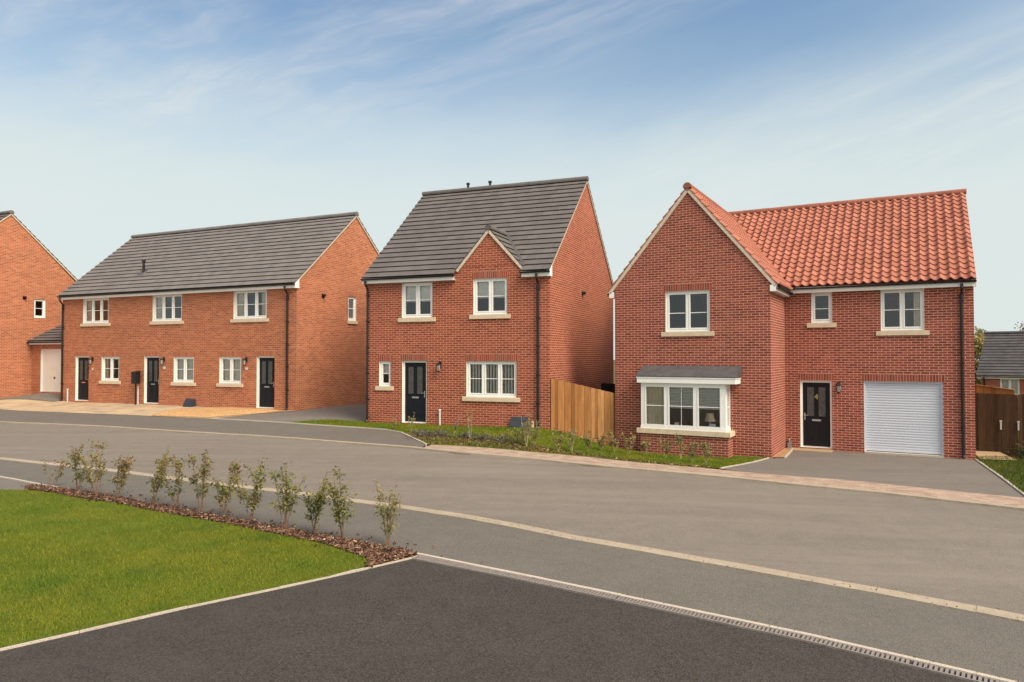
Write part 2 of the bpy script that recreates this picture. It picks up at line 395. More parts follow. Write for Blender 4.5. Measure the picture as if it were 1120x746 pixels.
# ------------------------------------------------------------------ site survey (metres, camera stands over the origin)
F = {
'kerb_far' : [(-20.37, 26.43), (-18.42, 25.62), (-14.27, 24.12), (-10.46, 22.64), (-7.08, 21.43), (-4.38, 20.06), (-2.55, 18.93), (-1.41, 18.25), (0.45, 17.68), (1.85, 16.95), (4.27, 15.84), (5.69, 15.1), (7.36, 14.36), (8.29, 13.85), (9.46, 13.18), (9.88, 12.85)] ,
'strip_in' : [(-2.21, 19.58), (0.48, 18.68), (2.0, 18.35), (3.2, 17.84), (4.65, 17.26), (5.49, 16.72), (6.5, 16.35), (7.75, 15.91), (9.03, 15.09), (10.32, 14.38), (10.8, 14.05)] ,
'foot_up' : [(-23.92, 31.02), (-22.26, 30.94), (-16.79, 28.38), (-12.22, 26.43), (-11.26, 26.07)] ,
'pin_mid' : [(-10.93, 25.93), (-8.3, 24.86), (-5.16, 23.63), (-3.69, 22.7), (-2.36, 19.62)] ,
'kerb_near' : [(-13.23, 17.19), (-12.06, 16.79), (-8.22, 14.94), (-5.79, 13.58), (-4.08, 12.75), (-2.7, 12.01), (-0.97, 11.01), (-0.15, 10.53), (0.2, 10.22), (0.82, 9.76), (1.66, 9.29), (2.76, 8.6), (3.37, 8.23), (4.22, 7.73), (5.08, 7.11), (5.53, 6.76)] ,
'pin_near' : [(-1.25, 8.74), (-1.11, 8.63), (0.0, 8.03), (1.13, 7.36), (2.08, 6.77), (2.63, 6.44), (3.34, 5.94), (3.81, 5.6), (4.3, 5.27)] ,
'pin_lawn' : [(-1.12, 8.63), (-1.98, 7.74), (-3.11, 6.76), (-3.69, 6.2), (-4.14, 5.79), (-4.39, 5.56)] ,
'lawn_top' : [(-9.66, 12.56), (-9.09, 12.67), (-8.62, 12.69), (-8.02, 12.44), (-7.32, 12.0), (-6.34, 11.53), (-5.5, 11.0), (-5.12, 10.79), (-4.07, 10.2), (-3.2, 9.61), (-2.4, 9.09), (-1.7, 8.42), (-1.62, 8.17)] ,
'mulch_top' : [(-8.9, 13.05), (-8.65, 13.06), (-7.23, 12.39), (-5.95, 11.61), (-4.65, 10.86), (-3.49, 10.1), (-2.29, 9.4), (-1.25, 8.75)] ,
'pin_left' : [(-11.45, 14.88), (-10.17, 14.16), (-9.19, 13.52), (-8.24, 12.93)] ,
'drive1' : [(-11.3, 26.1), (-9.74, 27.07), (-8.53, 28.12), (-6.57, 31.38)] ,
'grassH2' : [(-7.8, 24.78), (-6.52, 25.38), (-5.06, 24.95)] ,
'mulch_h2' : [(-3.46, 22.44), (-2.8, 21.39), (-1.65, 20.41), (-0.5, 19.63), (0.62, 19.24)] ,
'shrubs_near' : [(-8.4, 13.07), (-7.66, 12.55), (-7.13, 12.23), (-6.62, 11.97), (-5.83, 11.56), (-5.29, 11.27), (-4.77, 10.94), (-4.36, 10.73), (-3.78, 10.34), (-3.16, 9.92), (-2.71, 9.71), (-2.22, 9.36), (-1.58, 9.05)] ,
'shrubs_far' : [(1.21, 18.84), (1.6, 18.98), (2.06, 19.24), (2.46, 19.7), (2.8, 19.47), (3.17, 19.38), (3.68, 19.65), (4.19, 19.44), (4.6, 19.34), (4.65, 18.41), (4.98, 18.33)] ,
'sap_h2' : [(-4.81, 24.94), (-3.74, 22.92), (-3.14, 22.16), (-1.73, 21.19), (-1.19, 20.27), (0.4, 19.31), (0.62, 19.55)] ,
'drive3L' : [(7.54, 20.79), (5.06, 17.3)] ,
'drive3R' : [(13.27, 20.4), (11.77, 17.22), (10.58, 14.75), (9.67, 12.79)] ,
'step' : [(8.94, 22.69), (10.22, 22.76), (9.55, 21.26), (8.54, 21.67)] ,
'path' : [(14.48, 22.21), (15.05, 22.21), (13.9, 20.06), (13.29, 19.92)] ,
'gravel3' : [(8.78, 22.8), (8.97, 22.63), (7.81, 20.46), (7.64, 20.97)] ,
'fence_r' : [(14.42, 22.12), (15.14, 21.07)] ,
'box_stand' : [(-16.81, 31.64)] ,
'garagedr' : [(-23.63, 32.84), (-21.26, 33.56)] ,
'lg' : [(-3.74, 5.24), (0.28, 5.41), (3.66, 5.58)] ,
}
CTRL = [(-8.5, 28.042, -2.18), (-11.676, 29.513, -2.18), (-14.852, 30.984, -2.18), (-18.482, 32.665, -2.18), (-21.567, 34.094, -2.18), (-6.232, 26.991, -2.18), (-6.693, 31.943, -2.17), (-23.172, 35.388, -1.8), (-24.526, 35.795, -1.9), (-25.072, 34.615, -2.02), (-26.753, 30.986, -2.25), (1.193, 22.364, -2.34), (-0.852, 23.177, -2.34), (-2.989, 24.026, -2.34), (-5.108, 24.868, -2.34), (4.294, 30.171, -2.34), (-2.007, 32.674, -2.25), (13.231, 20.325, -2.975), (11.059, 21.563, -2.975), (8.8, 22.85, -2.975), (7.513, 20.591, -2.97), (3.342, 22.967, -3.02), (7.104, 29.57, -3.0), (17.191, 27.276, -3.0), (-18.492, 25.711, -2.42), (-10.465, 22.64, -2.45), (-4.378, 20.063, -2.5), (0.454, 17.675, -2.58), (4.261, 15.824, -2.68), (7.376, 14.386, -2.78), (9.462, 13.19, -2.86), (-12.062, 16.789, -2.44), (-5.813, 13.616, -2.44), (-2.607, 11.967, -2.45), (-0.04, 10.482, -2.48), (1.665, 9.293, -2.53), (3.373, 8.245, -2.58), (5.083, 7.109, -2.63), (-1.159, 8.627, -2.42), (2.078, 6.78, -2.5), (3.784, 5.602, -2.54), (-4.155, 5.816, -2.38), (-9.157, 12.757, -2.4), (-3.708, 6.22, -2.38), (-4.06, 10.229, -2.42), (0.281, 5.502, -2.46), (13.305, 20.415, -2.98), (13.899, 20.064, -2.98), (10.627, 14.806, -2.88), (5.086, 17.392, -2.75)]
C_ = np.array(CTRL)
def _tps():
    n = len(C_); D = np.linalg.norm(C_[:, None, :2] - C_[None, :, :2], axis=-1)
    K = D ** 2 * np.log(D + 1e-9) + 0.3 * np.eye(n); P = np.c_[np.ones(n), C_[:, :2]]
    A = np.block([[K, P], [P.T, np.zeros((3, 3))]])
    return np.linalg.solve(A, np.r_[C_[:, 2], 0, 0, 0])
S_ = _tps()
def gz(xy):
    """ground height (world z) for an (n,2) array"""
    xy = np.asarray(xy, float).reshape(-1, 2)
    D = np.linalg.norm(xy[:, None, :] - C_[None, :, :2], axis=-1)
    g = (D ** 2 * np.log(D + 1e-9)) @ S_[:-3] + S_[-3] + xy @ S_[-2:] + CAMZ
    r = np.linalg.norm(xy - np.array([-3.0, 18.0]), axis=1)
    w = np.clip((r - 24) / 16, 0, 1); w = w * w * (3 - 2 * w)
    far = -0.35 - 1.6 * np.clip((xy[:, 0] - 14) / 22, 0, 1)
    return np.clip(g, -1.6, 1.0) * (1 - w) + far * w
def G(x, y): return float(gz([(x, y)])[0])

def resample(poly, step):
    out = []
    n = len(poly)
    for k in range(n):
        a, b = np.array(poly[k]), np.array(poly[(k + 1) % n])
        m = max(1, int(np.ceil(np.linalg.norm(b - a) / step)))
        out += [tuple(a + (b - a) * j / m) for j in range(m)]
    return out

def inside(poly, P):
    P = np.asarray(P); x, y = P[:, 0], P[:, 1]; c = np.zeros(len(P), bool)
    n = len(poly); j = n - 1
    for i in range(n):
        xi, yi = poly[i]; xj, yj = poly[j]
        with np.errstate(divide='ignore', invalid='ignore'):
            t = ((yi > y) != (yj > y)) & (x < (xj - xi) * (y - yi) / (yj - yi + 1e-12) + xi)
        c ^= t; j = i
    return c

def sheet(name, poly, h, mat, kind='structure', step=0.5, uvrot=0.0, label=None, cat=None, bulge=0.0):
    poly = [tuple(p) for p in poly]
    P = resample(poly, step)
    xs = [p[0] for p in P]; ys = [p[1] for p in P]
    gx = np.arange(np.floor(min(xs)), max(xs) + step, step); gy = np.arange(np.floor(min(ys)), max(ys) + step, step)
    gg = np.array([(a, b) for a in gx for b in gy])
    gg = gg[inside(P, gg)]
    Pa = np.array(P)
    if len(gg):
        dm = np.min(np.linalg.norm(gg[:, None, :] - Pa[None], axis=-1), axis=1)
        gg = gg[dm > step * 0.3]
    pts = [Vector(p) for p in P] + [Vector(p) for p in gg]
    vs, es, fs, *_ = delaunay_2d_cdt(pts, [], [list(range(len(P)))], 1, 1e-5)
    va = np.array([tuple(v) for v in vs])
    z = gz(va) + h
    if bulge:
        dm = np.min(np.linalg.norm(va[:, None, :] - Pa[None], axis=-1), axis=1)
        z += bulge * np.clip(dm / 0.35, 0, 1)
    mb = MB()
    c, s = math.cos(uvrot), math.sin(uvrot)
    for f in fs:
        q = [(va[i][0], va[i][1], z[i]) for i in f]
        a = (q[1][0] - q[0][0]) * (q[2][1] - q[0][1]) - (q[1][1] - q[0][1]) * (q[2][0] - q[0][0])
        if a < 0: q.reverse()
        mb.face(q, [(x * c + y * s, -x * s + y * c) for x, y, _ in q])
    o = mb.build(name, mat, smooth=True)
    tag(o, label, cat, None, kind)
    return o, P

def strip_bar(mb, line, w, h0, h1, unit=0.0, gap=0.006, side=0.5):
    """a row of kerb units of width w along a polyline; side: which share of w lies to the left"""
    L = [np.array(p, float) for p in line]
    seg = [np.linalg.norm(L[i + 1] - L[i]) for i in range(len(L) - 1)]
    tot = sum(seg)
    def at(s):
        s = min(max(s, 0), tot)
        for i, l in enumerate(seg):
            if s <= l or i == len(seg) - 1: return L[i] + (L[i + 1] - L[i]) * (s / l)
            s -= l
    n = max(1, int(round(tot / (unit or 0.6))))
    for k in range(n):
        a, b = at(tot * k / n + (gap if unit else 0)), at(tot * (k + 1) / n)
        t = (b - a) / max(np.linalg.norm(b - a), 1e-6); nrm = np.array([-t[1], t[0]])
        jit = random.uniform(-0.003, 0.003) if unit else 0
        q = []
        for hh in (h0, h1):
            for p, sd in ((a, -(1 - side)), (b, -(1 - side)), (b, side), (a, side)):
                e = p + nrm * sd * w
                q.append((e[0], e[1], G(*p) + hh + (jit if hh == h1 else 0)))
        mb.hexa(q)

# ---- house frames (front right corner of each, yaw)
H = {'1': (-8.5005, 28.0416, 0.2771, 0.4338), '2': (1.1929, 22.3644, 0.1330, 0.3781), '3': (13.2309, 20.3252, -0.4924, 0.5178)}
def hw(h, u, v):
    x, y, z, th = H[h]
    return (x - u * math.cos(th) + v * math.sin(th), y + u * math.sin(th) + v * math.cos(th))
W1, D1, E1, R1 = 14.42, 7.44, 4.85, 8.42
W2, D2, E2, R2 = 6.78, 8.46, 4.825, 8.85
W3, D3, E3, R3 = 5.113, 8.60, 4.93, 8.47
U3, PJ = 9.913, -2.60

# ---- base ground, one sheet out to the horizon
def base_ground():
    xs = np.concatenate([[-700, -350, -180, -110], np.arange(-70, 70.1, 1.0), [110, 180, 350, 700]])
    ys = np.concatenate([[-700, -350, -150, -60], np.arange(-20, 90.1, 1.0), [130, 200, 360, 800]])
    X, Y = np.meshgrid(xs, ys, indexing='ij')
    P = np.c_[X.ravel(), Y.ravel()]
    z = gz(P) - 0.14
    V = np.c_[P, z]
    ny = len(ys)
    F_ = []
    for i in range(len(xs) - 1):
        for j in range(ny - 1):
            F_.append((i * ny + j, (i + 1) * ny + j, (i + 1) * ny + j + 1, i * ny + j + 1))
    o = npmesh('ground', V, np.array(F_), M['lawn_far'])
    tag(o, kind='structure')
def lawn_far():
    t = NT('rough grass and soil')
    p = t.world_pos()
    c = t.mix(t.ramp(t.noise(p, 0.25, 6, 0.6), [(0.4, 0.0), (0.62, 1.0)]), (0.075, 0.085, 0.028), (0.12, 0.085, 0.05))
    return t.out(c, 0.95, t.noise(p, 9, 5), 0.5, 0.03, 0.1)
M['lawn_far'] = lawn_far()
base_ground()

kf, kn = F['kerb_far'], F['kerb_near']
kfx = [(-34, 32.0)] + kf + [(14.5, 9.3), (22, 3.4)]
knx = [(-30, 23.6)] + kn + [(9.5, 3.7), (15, -0.4)]
sheet('road', kfx + knx[::-1], 0.0, M['road'], step=0.6)
pn, pl, ml, lt, pleft = F['pin_near'], F['pin_lawn'], F['mulch_top'], F['lawn_top'], F['pin_left']
pnx = pn + [(8.0, 2.85)]
plx = pl + [(-9.0, 1.3)]
foot_near = knx + [(10.5, -3.0), (8.0, 2.85)] + pn[::-1] + ml[::-1] + pleft[::-1] + [(-24, 21.8)]
sheet('pavement', foot_near, 0.012, M['footway'], step=0.6)
sheet('side_path', [(-24, 21.4)] + pleft + [ml[0]] + lt[:3][::-1] + [(-24, 14.0)], 0.006, M['drive_mid'], step=0.6)
sheet('driveway', pnx + [(8, -7), (-16, -7), (-16, -3.5)] + plx[::-1], 0.0, M['drive_dark'], step=0.6)
lawn_near = lt + [pl[1]] + pl[2:] + [(-9.0, 1.3), (-24, 1.3), (-24, 14.0)]
LAWN1 = sheet('lawn', lawn_near, 0.02, M['lawn'], step=0.5)[1]
mulch = ml + [pl[0], (pl[0][0] * 0.35 + pl[1][0] * 0.65, pl[0][1] * 0.35 + pl[1][1] * 0.65)] + lt[2:][::-1]
MULCH = sheet('mulch_bed', mulch, 0.018, M['soil'], step=0.25, bulge=0.012)[1]

fu, pm, si = F['foot_up'], F['pin_mid'], F['strip_in']
strip_l = (-2.45, 19.02)
foot_far = [(-32, 34.6)] + fu + pm + [strip_l] + [p for p in kf if p[0] < -2.5][::-1] + [(-34, 32.0)]
sheet('far_pavement', foot_far, 0.012, M['footway'], step=0.6)
sheet('block_strip', si + [(14.8, 10.6), (14.5, 9.3)] + [p for p in kf if p[0] > -2.5][::-1] + [strip_l, (-2.3, 19.3)], 0.016, M['blocks'], step=0.5, uvrot=R(-27))
c1r, c1l = hw('1', 0, 0.05), hw('1', W1, 0.05)
sheet('forecourt', fu + [(-10.93, 25.93), F['drive1'][1], c1r, c1l, hw('1', W1, -0.3), hw('1', 17.8, -1.6), (-32, 35.4), (-32, 34.6)], 0.02, M['apron'], step=0.5)
sheet('forecourt_gravel', [(-13.73, 27.06), (-13.9, 28.6), (-11.6, 29.2), (-8.9, 28.05), (-9.53, 27.3), (-11.2, 26.2)], 0.035, M['gravel'], step=0.3, bulge=0.10)
sheet('garage_drive', [hw('1', W1, -0.4), hw('1', W1 - .1, 1.4), hw('1', 17.9, 1.4), hw('1', 17.9, -1.7)], 0.04, M['drive_mid'], step=0.4)
sheet('side_drive', [(-10.93, 25.93), F['drive1'][1], hw('1', -0.0, -0.2), hw('1', 0.1, 9.5), hw('2', W2 - .1, 9.5), hw('2', W2 - .05, 0.1), F['grassH2'][2], F['grassH2'][1], F['grassH2'][0]], 0.012, M['drive_mid'], step=0.5)
lawn2 = [F['grassH2'][0], F['grassH2'][1], F['grassH2'][2], hw('2', W2, 0.05), hw('2', 0, 0.05), hw('3', U3, PJ + .05), hw('3', W3, PJ + .05), F['drive3L'][0], F['drive3L'][1]] + [p for p in si if p[0] < 4.7][::-1] + [pm[4], pm[3], pm[2], pm[1]]
LAWN2 = sheet('front_lawn', lawn2, 0.02, M['lawn'], step=0.4)[1]
d3l, d3r = F['drive3L'], F['drive3R']
sheet('house_drive', [d3l[1]] + [p for p in si if p[0] > 4.7] + [d3r[3], d3r[2], d3r[1], d3r[0], hw('3', 0, 0.05), hw('3', W3, 0.05), hw('3', W3 - .1, PJ), d3l[0]], 0.008, M['drive_mid'], step=0.5)
lawn3 = [d3r[0], d3r[1], d3r[2], d3r[3], (10.9, 14.0), (14.8, 10.6), (28, 12), (28, 20), hw('3', -4.5, 1.2), hw('3', -1.6, 1.5), hw('3', -0.02, 0.6)]
LAWN3 = sheet('side_lawn', lawn3, 0.022, M['lawn'], step=0.4)[1]
sheet('paved_path', [hw('3', -0.03, 2.2), hw('3', -0.75, 2.2), hw('3', -1.0, 0.2), hw('3', -0.1, -0.1)], 0.05, M['sandpath'], step=0.3)
sheet('gravel_edge', [hw('3', W3, -0.02), hw('3', W3 - 0.22, -0.02), hw('3', W3 - .32, PJ + 0.15), hw('3', W3, PJ + .1)], 0.03, M['gravel_red'], step=0.3)
sheet('back_garden', [hw('3', -0.03, 2.6), hw('3', -12, 2.6), hw('3', -12, 22), hw('3', 10, 22), hw('3', 9.9, 0)], -0.05, M['lawn'], step=1.0)

mb = MB(); strip_bar(mb, kfx, 0.18, -0.2, 0.042, 0.915, side=1.0); tag(mb.build('far_kerb', M['kerbstone']), kind='structure')
mb = MB(); strip_bar(mb, knx, 0.215, -0.2, 0.030, 0.915, side=0.5); tag(mb.build('near_kerb', M['kerbstone']), kind='structure')
mb = MB(); strip_bar(mb, pnx, 0.05, -0.15, 0.024, 0.915, 0.004, side=0.5); strip_bar(mb, plx, 0.048, -0.15, 0.016, 0.915, 0.004); strip_bar(mb, pleft, 0.05, -0.15, 0.03, 0.915, .004)
tag(mb.build('edging_kerb', M['pin_kerb']), kind='structure')
mb = MB(); strip_bar(mb, pm, 0.055, -0.15, 0.04, 0.915, .004); strip_bar(mb, d3r, 0.055, -0.15, 0.04, 0.915, .004); strip_bar(mb, d3l, 0.055, -0.15, 0.03, 0.915, .004)
strip_bar(mb, [hw('3', W3 - 0.24, -0.03), hw('3', W3 - .34, PJ + 0.15)], 0.05, -.15, .05, 0.6)
tag(mb.build('far_edging_kerb', M['pin_kerb']), kind='structure')

# ---- slotted drain across the drive
def drain():
    root = empty('drain_channel', (pn[1][0], pn[1][1], G(*pn[1])), 0, 'long slotted metal drain channel across the mouth of the dark driveway', 'drain')
    L = [np.array(p) for p in [pn[1]] + pn[2:] + [(6.2, 4.05)]]
    loc = np.array([pn[1][0], pn[1][1], G(*pn[1])])
    off = 0.03
    rails, bars, tr = MB(), MB(), MB()
    for i in range(len(L) - 1):
        a, b = L[i], L[i + 1]; t = (b - a) / np.linalg.norm(b - a); nr = np.array([t[1], -t[0]])
        ln = np.linalg.norm(b - a)
        def seg(mb, s0, s1, w0, w1, h0, h1):
            q = []
            for hh in (h0, h1):
                for s, w in ((s0, w0), (s1, w0), (s1, w1), (s0, w1)):
                    p = a + t * s + nr * w
                    q.append((p[0] - loc[0], p[1] - loc[1], G(*(a + t * s)) + hh - loc[2]))
            mb.hexa(q)
        seg(rails, 0, ln, off, off + 0.018, -0.08, 0.021); seg(rails, 0, ln, off + 0.112, off + 0.13, -0.08, 0.021)
        seg(tr, 0, ln, off + 0.018, off + 0.112, -0.11, -0.07)
        k = 0.0
        while k < ln - 0.02:
            seg(bars, k, k + 0.021, off + 0.017, off + 0.113, -0.02, 0.0195); k += 0.037
    rails.build('channel_rim', M['grate'], root); bars.build('grate', M['grate'], root); tr.build('channel_bed', M['black'], root)
drain()

# ---- grass
def in_poly_points(poly, n, dens=None):
    P = np.array(poly); lo, hi = P.min(0), P.max(0)
    out = []
    tot = 0
    while tot < n:
        q = rng.uniform(lo, hi, (n * 2, 2)); q = q[inside(poly, q)]
        if dens is not None: q = q[rng.random(len(q)) < dens(q)]
        out.append(q); tot += len(q)
    return np.concatenate(out)[:n]

def blades(name, P, hmin, hmax, wid, h0, mat, lean=0.5):
    n = len(P)
    ang = rng.uniform(0, 2 * np.pi, n); hh = rng.uniform(hmin, hmax, n); w = wid * rng.uniform(0.7, 1.3, n)
    z = gz(P) + h0
    dx, dy = np.cos(ang), np.sin(ang)
    la = rng.uniform(0, 2 * np.pi, n); ln = rng.uniform(0.1, lean, n) * hh
    B = np.c_[P, z]
    V = np.empty((n, 3, 3))
    V[:, 0] = B + np.c_[dx * w, dy * w, 0 * w]; V[:, 1] = B - np.c_[dx * w, dy * w, 0 * w]
    V[:, 2] = B + np.c_[np.cos(la) * ln, np.sin(la) * ln, hh]
    return V.reshape(-1, 3)
def grass(name, V, mat, label):
    F_ = np.arange(len(V)).reshape(-1, 3)
    o = npmesh(name, V, F_, mat)
    tag(o, label, 'grass', kind='stuff')
near = lambda q: np.clip(1.25 - np.hypot(q[:, 0], q[:, 1]) / 14.0, 0.25, 1) * (q[:, 0] > -13.5)
P1 = in_poly_points(LAWN1, 190000, near)
grass('grass', blades('g', P1, 0.018, 0.050, 0.0042, 0.015, None, 0.9), M['blade'], 'mown green lawn grass beside the dark driveway')
P2 = in_poly_points(LAWN2, 60000)
grass('grass', blades('g', P2, 0.02, 0.065, 0.009, 0.015, None, 0.8), M['blade'], 'longer grass in front of the middle houses')
P3 = in_poly_points(LAWN3, 40000, lambda q: np.clip((19 - q[:, 0]) / 5, 0, 1))
grass('grass', blades('g', P3, 0.03, 0.10, 0.009, 0.015, None, 0.8), M['blade_dark'], 'rough grass right of the garage drive')

# ---- bark mulch
def chips(name, P, size, h0, label):
    n = len(P)
    z = gz(P) + h0 + rng.uniform(0, 0.025, n)
    V = np.empty((n, 8, 3))
    base = np.array([(-1, -1, -1), (1, -1, -1), (1, 1, -1), (-1, 1, -1), (-1, -1, 1), (1, -1, 1), (1, 1, 1), (-1, 1, 1)], float)
    for i in range(n):
        l = size * random.uniform(0.5, 1.5); w = l * random.uniform(0.2, 0.45); t = 0.006
        m = Matrix.Rotation(random.uniform(0, 6.28), 3, 'Z') @ Matrix.Rotation(random.gauss(0, 0.35), 3, 'X') @ Matrix.Rotation(random.gauss(0, 0.35), 3, 'Y')
        b = base * (l, w, t)
        b[:4, 0] *= random.uniform(0.5, 1)
        V[i] = b @ np.array(m).T + (P[i][0], P[i][1], z[i])
    f = np.array([(3, 2, 1, 0), (4, 5, 6, 7), (0, 1, 5, 4), (1, 2, 6, 5), (2, 3, 7, 6), (3, 0, 4, 7)])
    F_ = (np.arange(n)[:, None, None] * 8 + f[None]).reshape(-1, 4)
    tag(npmesh(name, V.reshape(-1, 3), F_, M['chip']), label, 'mulch', kind='stuff')
SPILL = in_poly_points(MULCH, 260) + rng.normal(0, .16, (260, 2)) + np.array([.10, .05])
SPILL = SPILL[~inside(MULCH, SPILL)]
chips('bark_mulch', np.concatenate([in_poly_points(MULCH, 5600), SPILL]), 0.024, 0.022, 'brown bark mulch under the row of young shrubs')
mu2 = F['mulch_h2']
far_bed = [(-3.3, 22.2), (-2.75, 21.6), (-1.5, 20.7), (-0.2, 19.9), (1.2, 19.2), (2.6, 18.55), (4.6, 17.6), (5.0, 17.42), (4.62, 17.3), (3.2, 17.88), (2.0, 18.4), (0.48, 18.75), (-2.2, 19.66), (-2.4, 19.8)]
chips('bark_mulch', in_poly_points(far_bed, 2000), 0.034, 0.02, 'thin mulch along the pink block strip')

# ---- soil crumbs and grit lying along the kerbs and in the channel
def grit():
    pts = []
    def along(line, n, sd):
        L = [np.array(p) for p in line]
        for _ in range(n):
            i = random.randrange(len(L) - 1); f = random.random()
            p = L[i] + (L[i + 1] - L[i]) * f; pts.append(p + rng.normal(0, sd, 2))
    along(kn[6:], 150, .16); along(kf[8:], 160, .14); along(si[2:], 120, .2); along(pn[1:], 60, .12); along(kn[:7], 60, .15)
    P = np.array(pts); n = len(P); z = gz(P) + .03
    base = np.array([(1, 0, 0), (0, 1, 0), (-1, 0, 0), (0, -1, 0), (0, 0, .7), (0, 0, -.7)], float)
    V = np.empty((n, 6, 3))
    for i in range(n): V[i] = base * (rng.uniform(.004, .014, (1, 3)) * np.array([1, 1, .6])) @ np.array(Matrix.Rotation(random.uniform(0, 6), 3, 'Z')).T + (P[i][0], P[i][1], z[i])
    f = np.array([(0, 1, 4), (1, 2, 4), (2, 3, 4), (3, 0, 4), (1, 0, 5), (2, 1, 5), (3, 2, 5), (0, 3, 5)])
    tag(npmesh('grit', V.reshape(-1, 3), (np.arange(n)[:, None, None] * 6 + f[None]).reshape(-1, 3), M['chip']), 'dark soil crumbs and grit scattered along the kerbs', 'grit', kind='stuff')
grit()
# ================================================================== building kit (all in the local frame of a house: x to the right, y inwards, z up)
def wall(mb, fr, L, z0, z1, holes=(), soldiers=(), reveal=0.13, uo=0.0):
    """brick face a:0..L, z0..z1 with openings; soldiers = header courses drawn with upright bricks (slot 1)"""
    A = sorted({0.0, L, *[h[0] for h in holes], *[h[1] for h in holes], *[s[0] for s in soldiers], *[s[1] for s in soldiers]})
    Z = sorted({z0, z1, *[h[2] for h in holes], *[h[3] for h in holes], *[s[2] for s in soldiers], *[s[3] for s in soldiers]})
    A = [a for a in A if -1e-6 <= a <= L + 1e-6]; Z = [z for z in Z if z0 - 1e-6 <= z <= z1 + 1e-6]
    def hit(lst, a, z): return any(h[0] - 1e-6 < a < h[1] + 1e-6 and h[2] - 1e-6 < z < h[3] + 1e-6 for h in lst)
    for i in range(len(A) - 1):
        for j in range(len(Z) - 1):
            a0, a1, b0, b1 = A[i], A[i + 1], Z[j], Z[j + 1]
            am, bm = (a0 + a1) / 2, (b0 + b1) / 2
            if hit(holes, am, bm): continue
            sol = hit(soldiers, am, bm)
            q = [(a0, b0), (a1, b0), (a1, b1), (a0, b1)]
            if sol:
                s = [s for s in soldiers if s[0] - 1e-6 < am < s[1] + 1e-6 and s[2] - 1e-6 < bm < s[3] + 1e-6][0]
                uv = [(b - s[2] + 0.005, a - s[0]) for a, b in q]
            else: uv = [(a + uo, b) for a, b in q]
            mb.face([fr.p(a, 0, b) for a, b in q], uv, 1 if sol else 0)
    for a0, a1, b0, b1 in holes:
        r = reveal
        mb.face([fr.p(a0, 0, b0), fr.p(a0, 0, b1), fr.p(a0, r, b1), fr.p(a0, r, b0)], [(0, b0), (0, b1), (r, b1), (r, b0)])
        mb.face([fr.p(a1, 0, b1), fr.p(a1, 0, b0), fr.p(a1, r, b0), fr.p(a1, r, b1)], [(0, b1), (0, b0), (r, b0), (r, b1)])
        mb.face([fr.p(a0, 0, b1), fr.p(a1, 0, b1), fr.p(a1, r, b1), fr.p(a0, r, b1)], [(a0, 0), (a1, 0), (a1, r), (a0, r)])
        mb.face([fr.p(a0, r, b0), fr.p(a1, r, b0), fr.p(a1, 0, b0), fr.p(a0, 0, b0)], [(a0, r), (a1, r), (a1, 0), (a0, 0)])

def gable(mb, fr, pts, uo=0.0):
    mb.face([fr.p(a, 0, z) for a, z in pts], [(a + uo, z) for a, z in pts])

def window(house, fr, a0, a1, z0, z1, lights=2, bar=0.5, curtain='sides', sill=True, depth=0.07, bars=None, blindto=0.5, fw=0.055, sill_ext=0.13):
    root = empty('window', fr.p((a0 + a1) / 2, depth, z0)); root.parent = house
    B = root.location.copy()
    g = Fr(fr.O - B, fr.A, fr.D)
    d0, d1 = depth, depth + 0.07
    m = MB()
    m.fbox(g, a0, a1, d0, d1, z1 - fw, z1); m.fbox(g, a0, a1, d0, d1, z0, z0 + fw + 0.015)
    m.fbox(g, a0, a0 + fw, d0, d1, z0 + fw + .015, z1 - fw); m.fbox(g, a1 - fw, a1, d0, d1, z0 + fw + .015, z1 - fw)
    m.fbox(g, a0 - 0.0, a1 + 0.0, d0 - 0.035, d0 - 0.001, z0 + .002, z0 + 0.028)
    iw = (a1 - a0 - 2 * fw)
    lw = (iw - (lights - 1) * 0.05) / lights
    cells = []
    for k in range(lights):
        c0 = a0 + fw + k * (lw + 0.05); cells.append((c0, c0 + lw))
        if k: m.fbox(g, c0 - 0.05, c0, d0, d1, z0 + fw + .015, z1 - fw)
    m.build('frame', M['upvc'], root)
    gl = MB()
    for c0, c1 in cells:
        s = MB(); zz0, zz1 = z0 + fw + .017, z1 - fw - .002; c0 += .002; c1 -= .002; w = 0.042
        s.fbox(g, c0, c1, d0 - .012, d1 - .01, zz1 - w, zz1); s.fbox(g, c0, c1, d0 - .012, d1 - .01, zz0, zz0 + w)
        s.fbox(g, c0, c0 + w, d0 - .012, d1 - .01, zz0 + w, zz1 - w); s.fbox(g, c1 - w, c1, d0 - .012, d1 - .01, zz0 + w, zz1 - w)
        if bar:
            zb = zz0 + (zz1 - zz0) * bar
            s.fbox(g, c0 + w, c1 - w, d0 + .02, d0 + .05, zb - .012, zb + .012)
        s.build('sash', M['upvc'], root)
        gl.face([g.p(c0 + w - .004, d0 + .034, zz0 + w - .004), g.p(c1 - w + .004, d0 + .034, zz0 + w - .004), g.p(c1 - w + .004, d0 + .034, zz1 - w + .004), g.p(c0 + w - .004, d0 + .034, zz1 - w + .004)])
    gl.build('pane', M['glass'], root)
    if sill:
        s = MB(); e = sill_ext
        s.hexa([g.p(a0 - e, -.05, z0 - .145), g.p(a1 + e, -.05, z0 - .145), g.p(a1 + e, .03, z0 - .145), g.p(a0 - e, .03, z0 - .145),
                g.p(a0 - e, -.05, z0 - .02), g.p(a1 + e, -.05, z0 - .02), g.p(a1 + e, .03, z0 - .004), g.p(a0 - e, .03, z0 - .004)])
        s.fbox(g, a0 + .002, a1 - .002, .031, d0 + .06, z0 - .03, z0 - .003)
        s.build('sill', M['stone'], root)
    curtains(root, g, a0 + .03, a1 - .03, z0 + .04, z1 - .02, d1 + .035, curtain, cells)
    return root

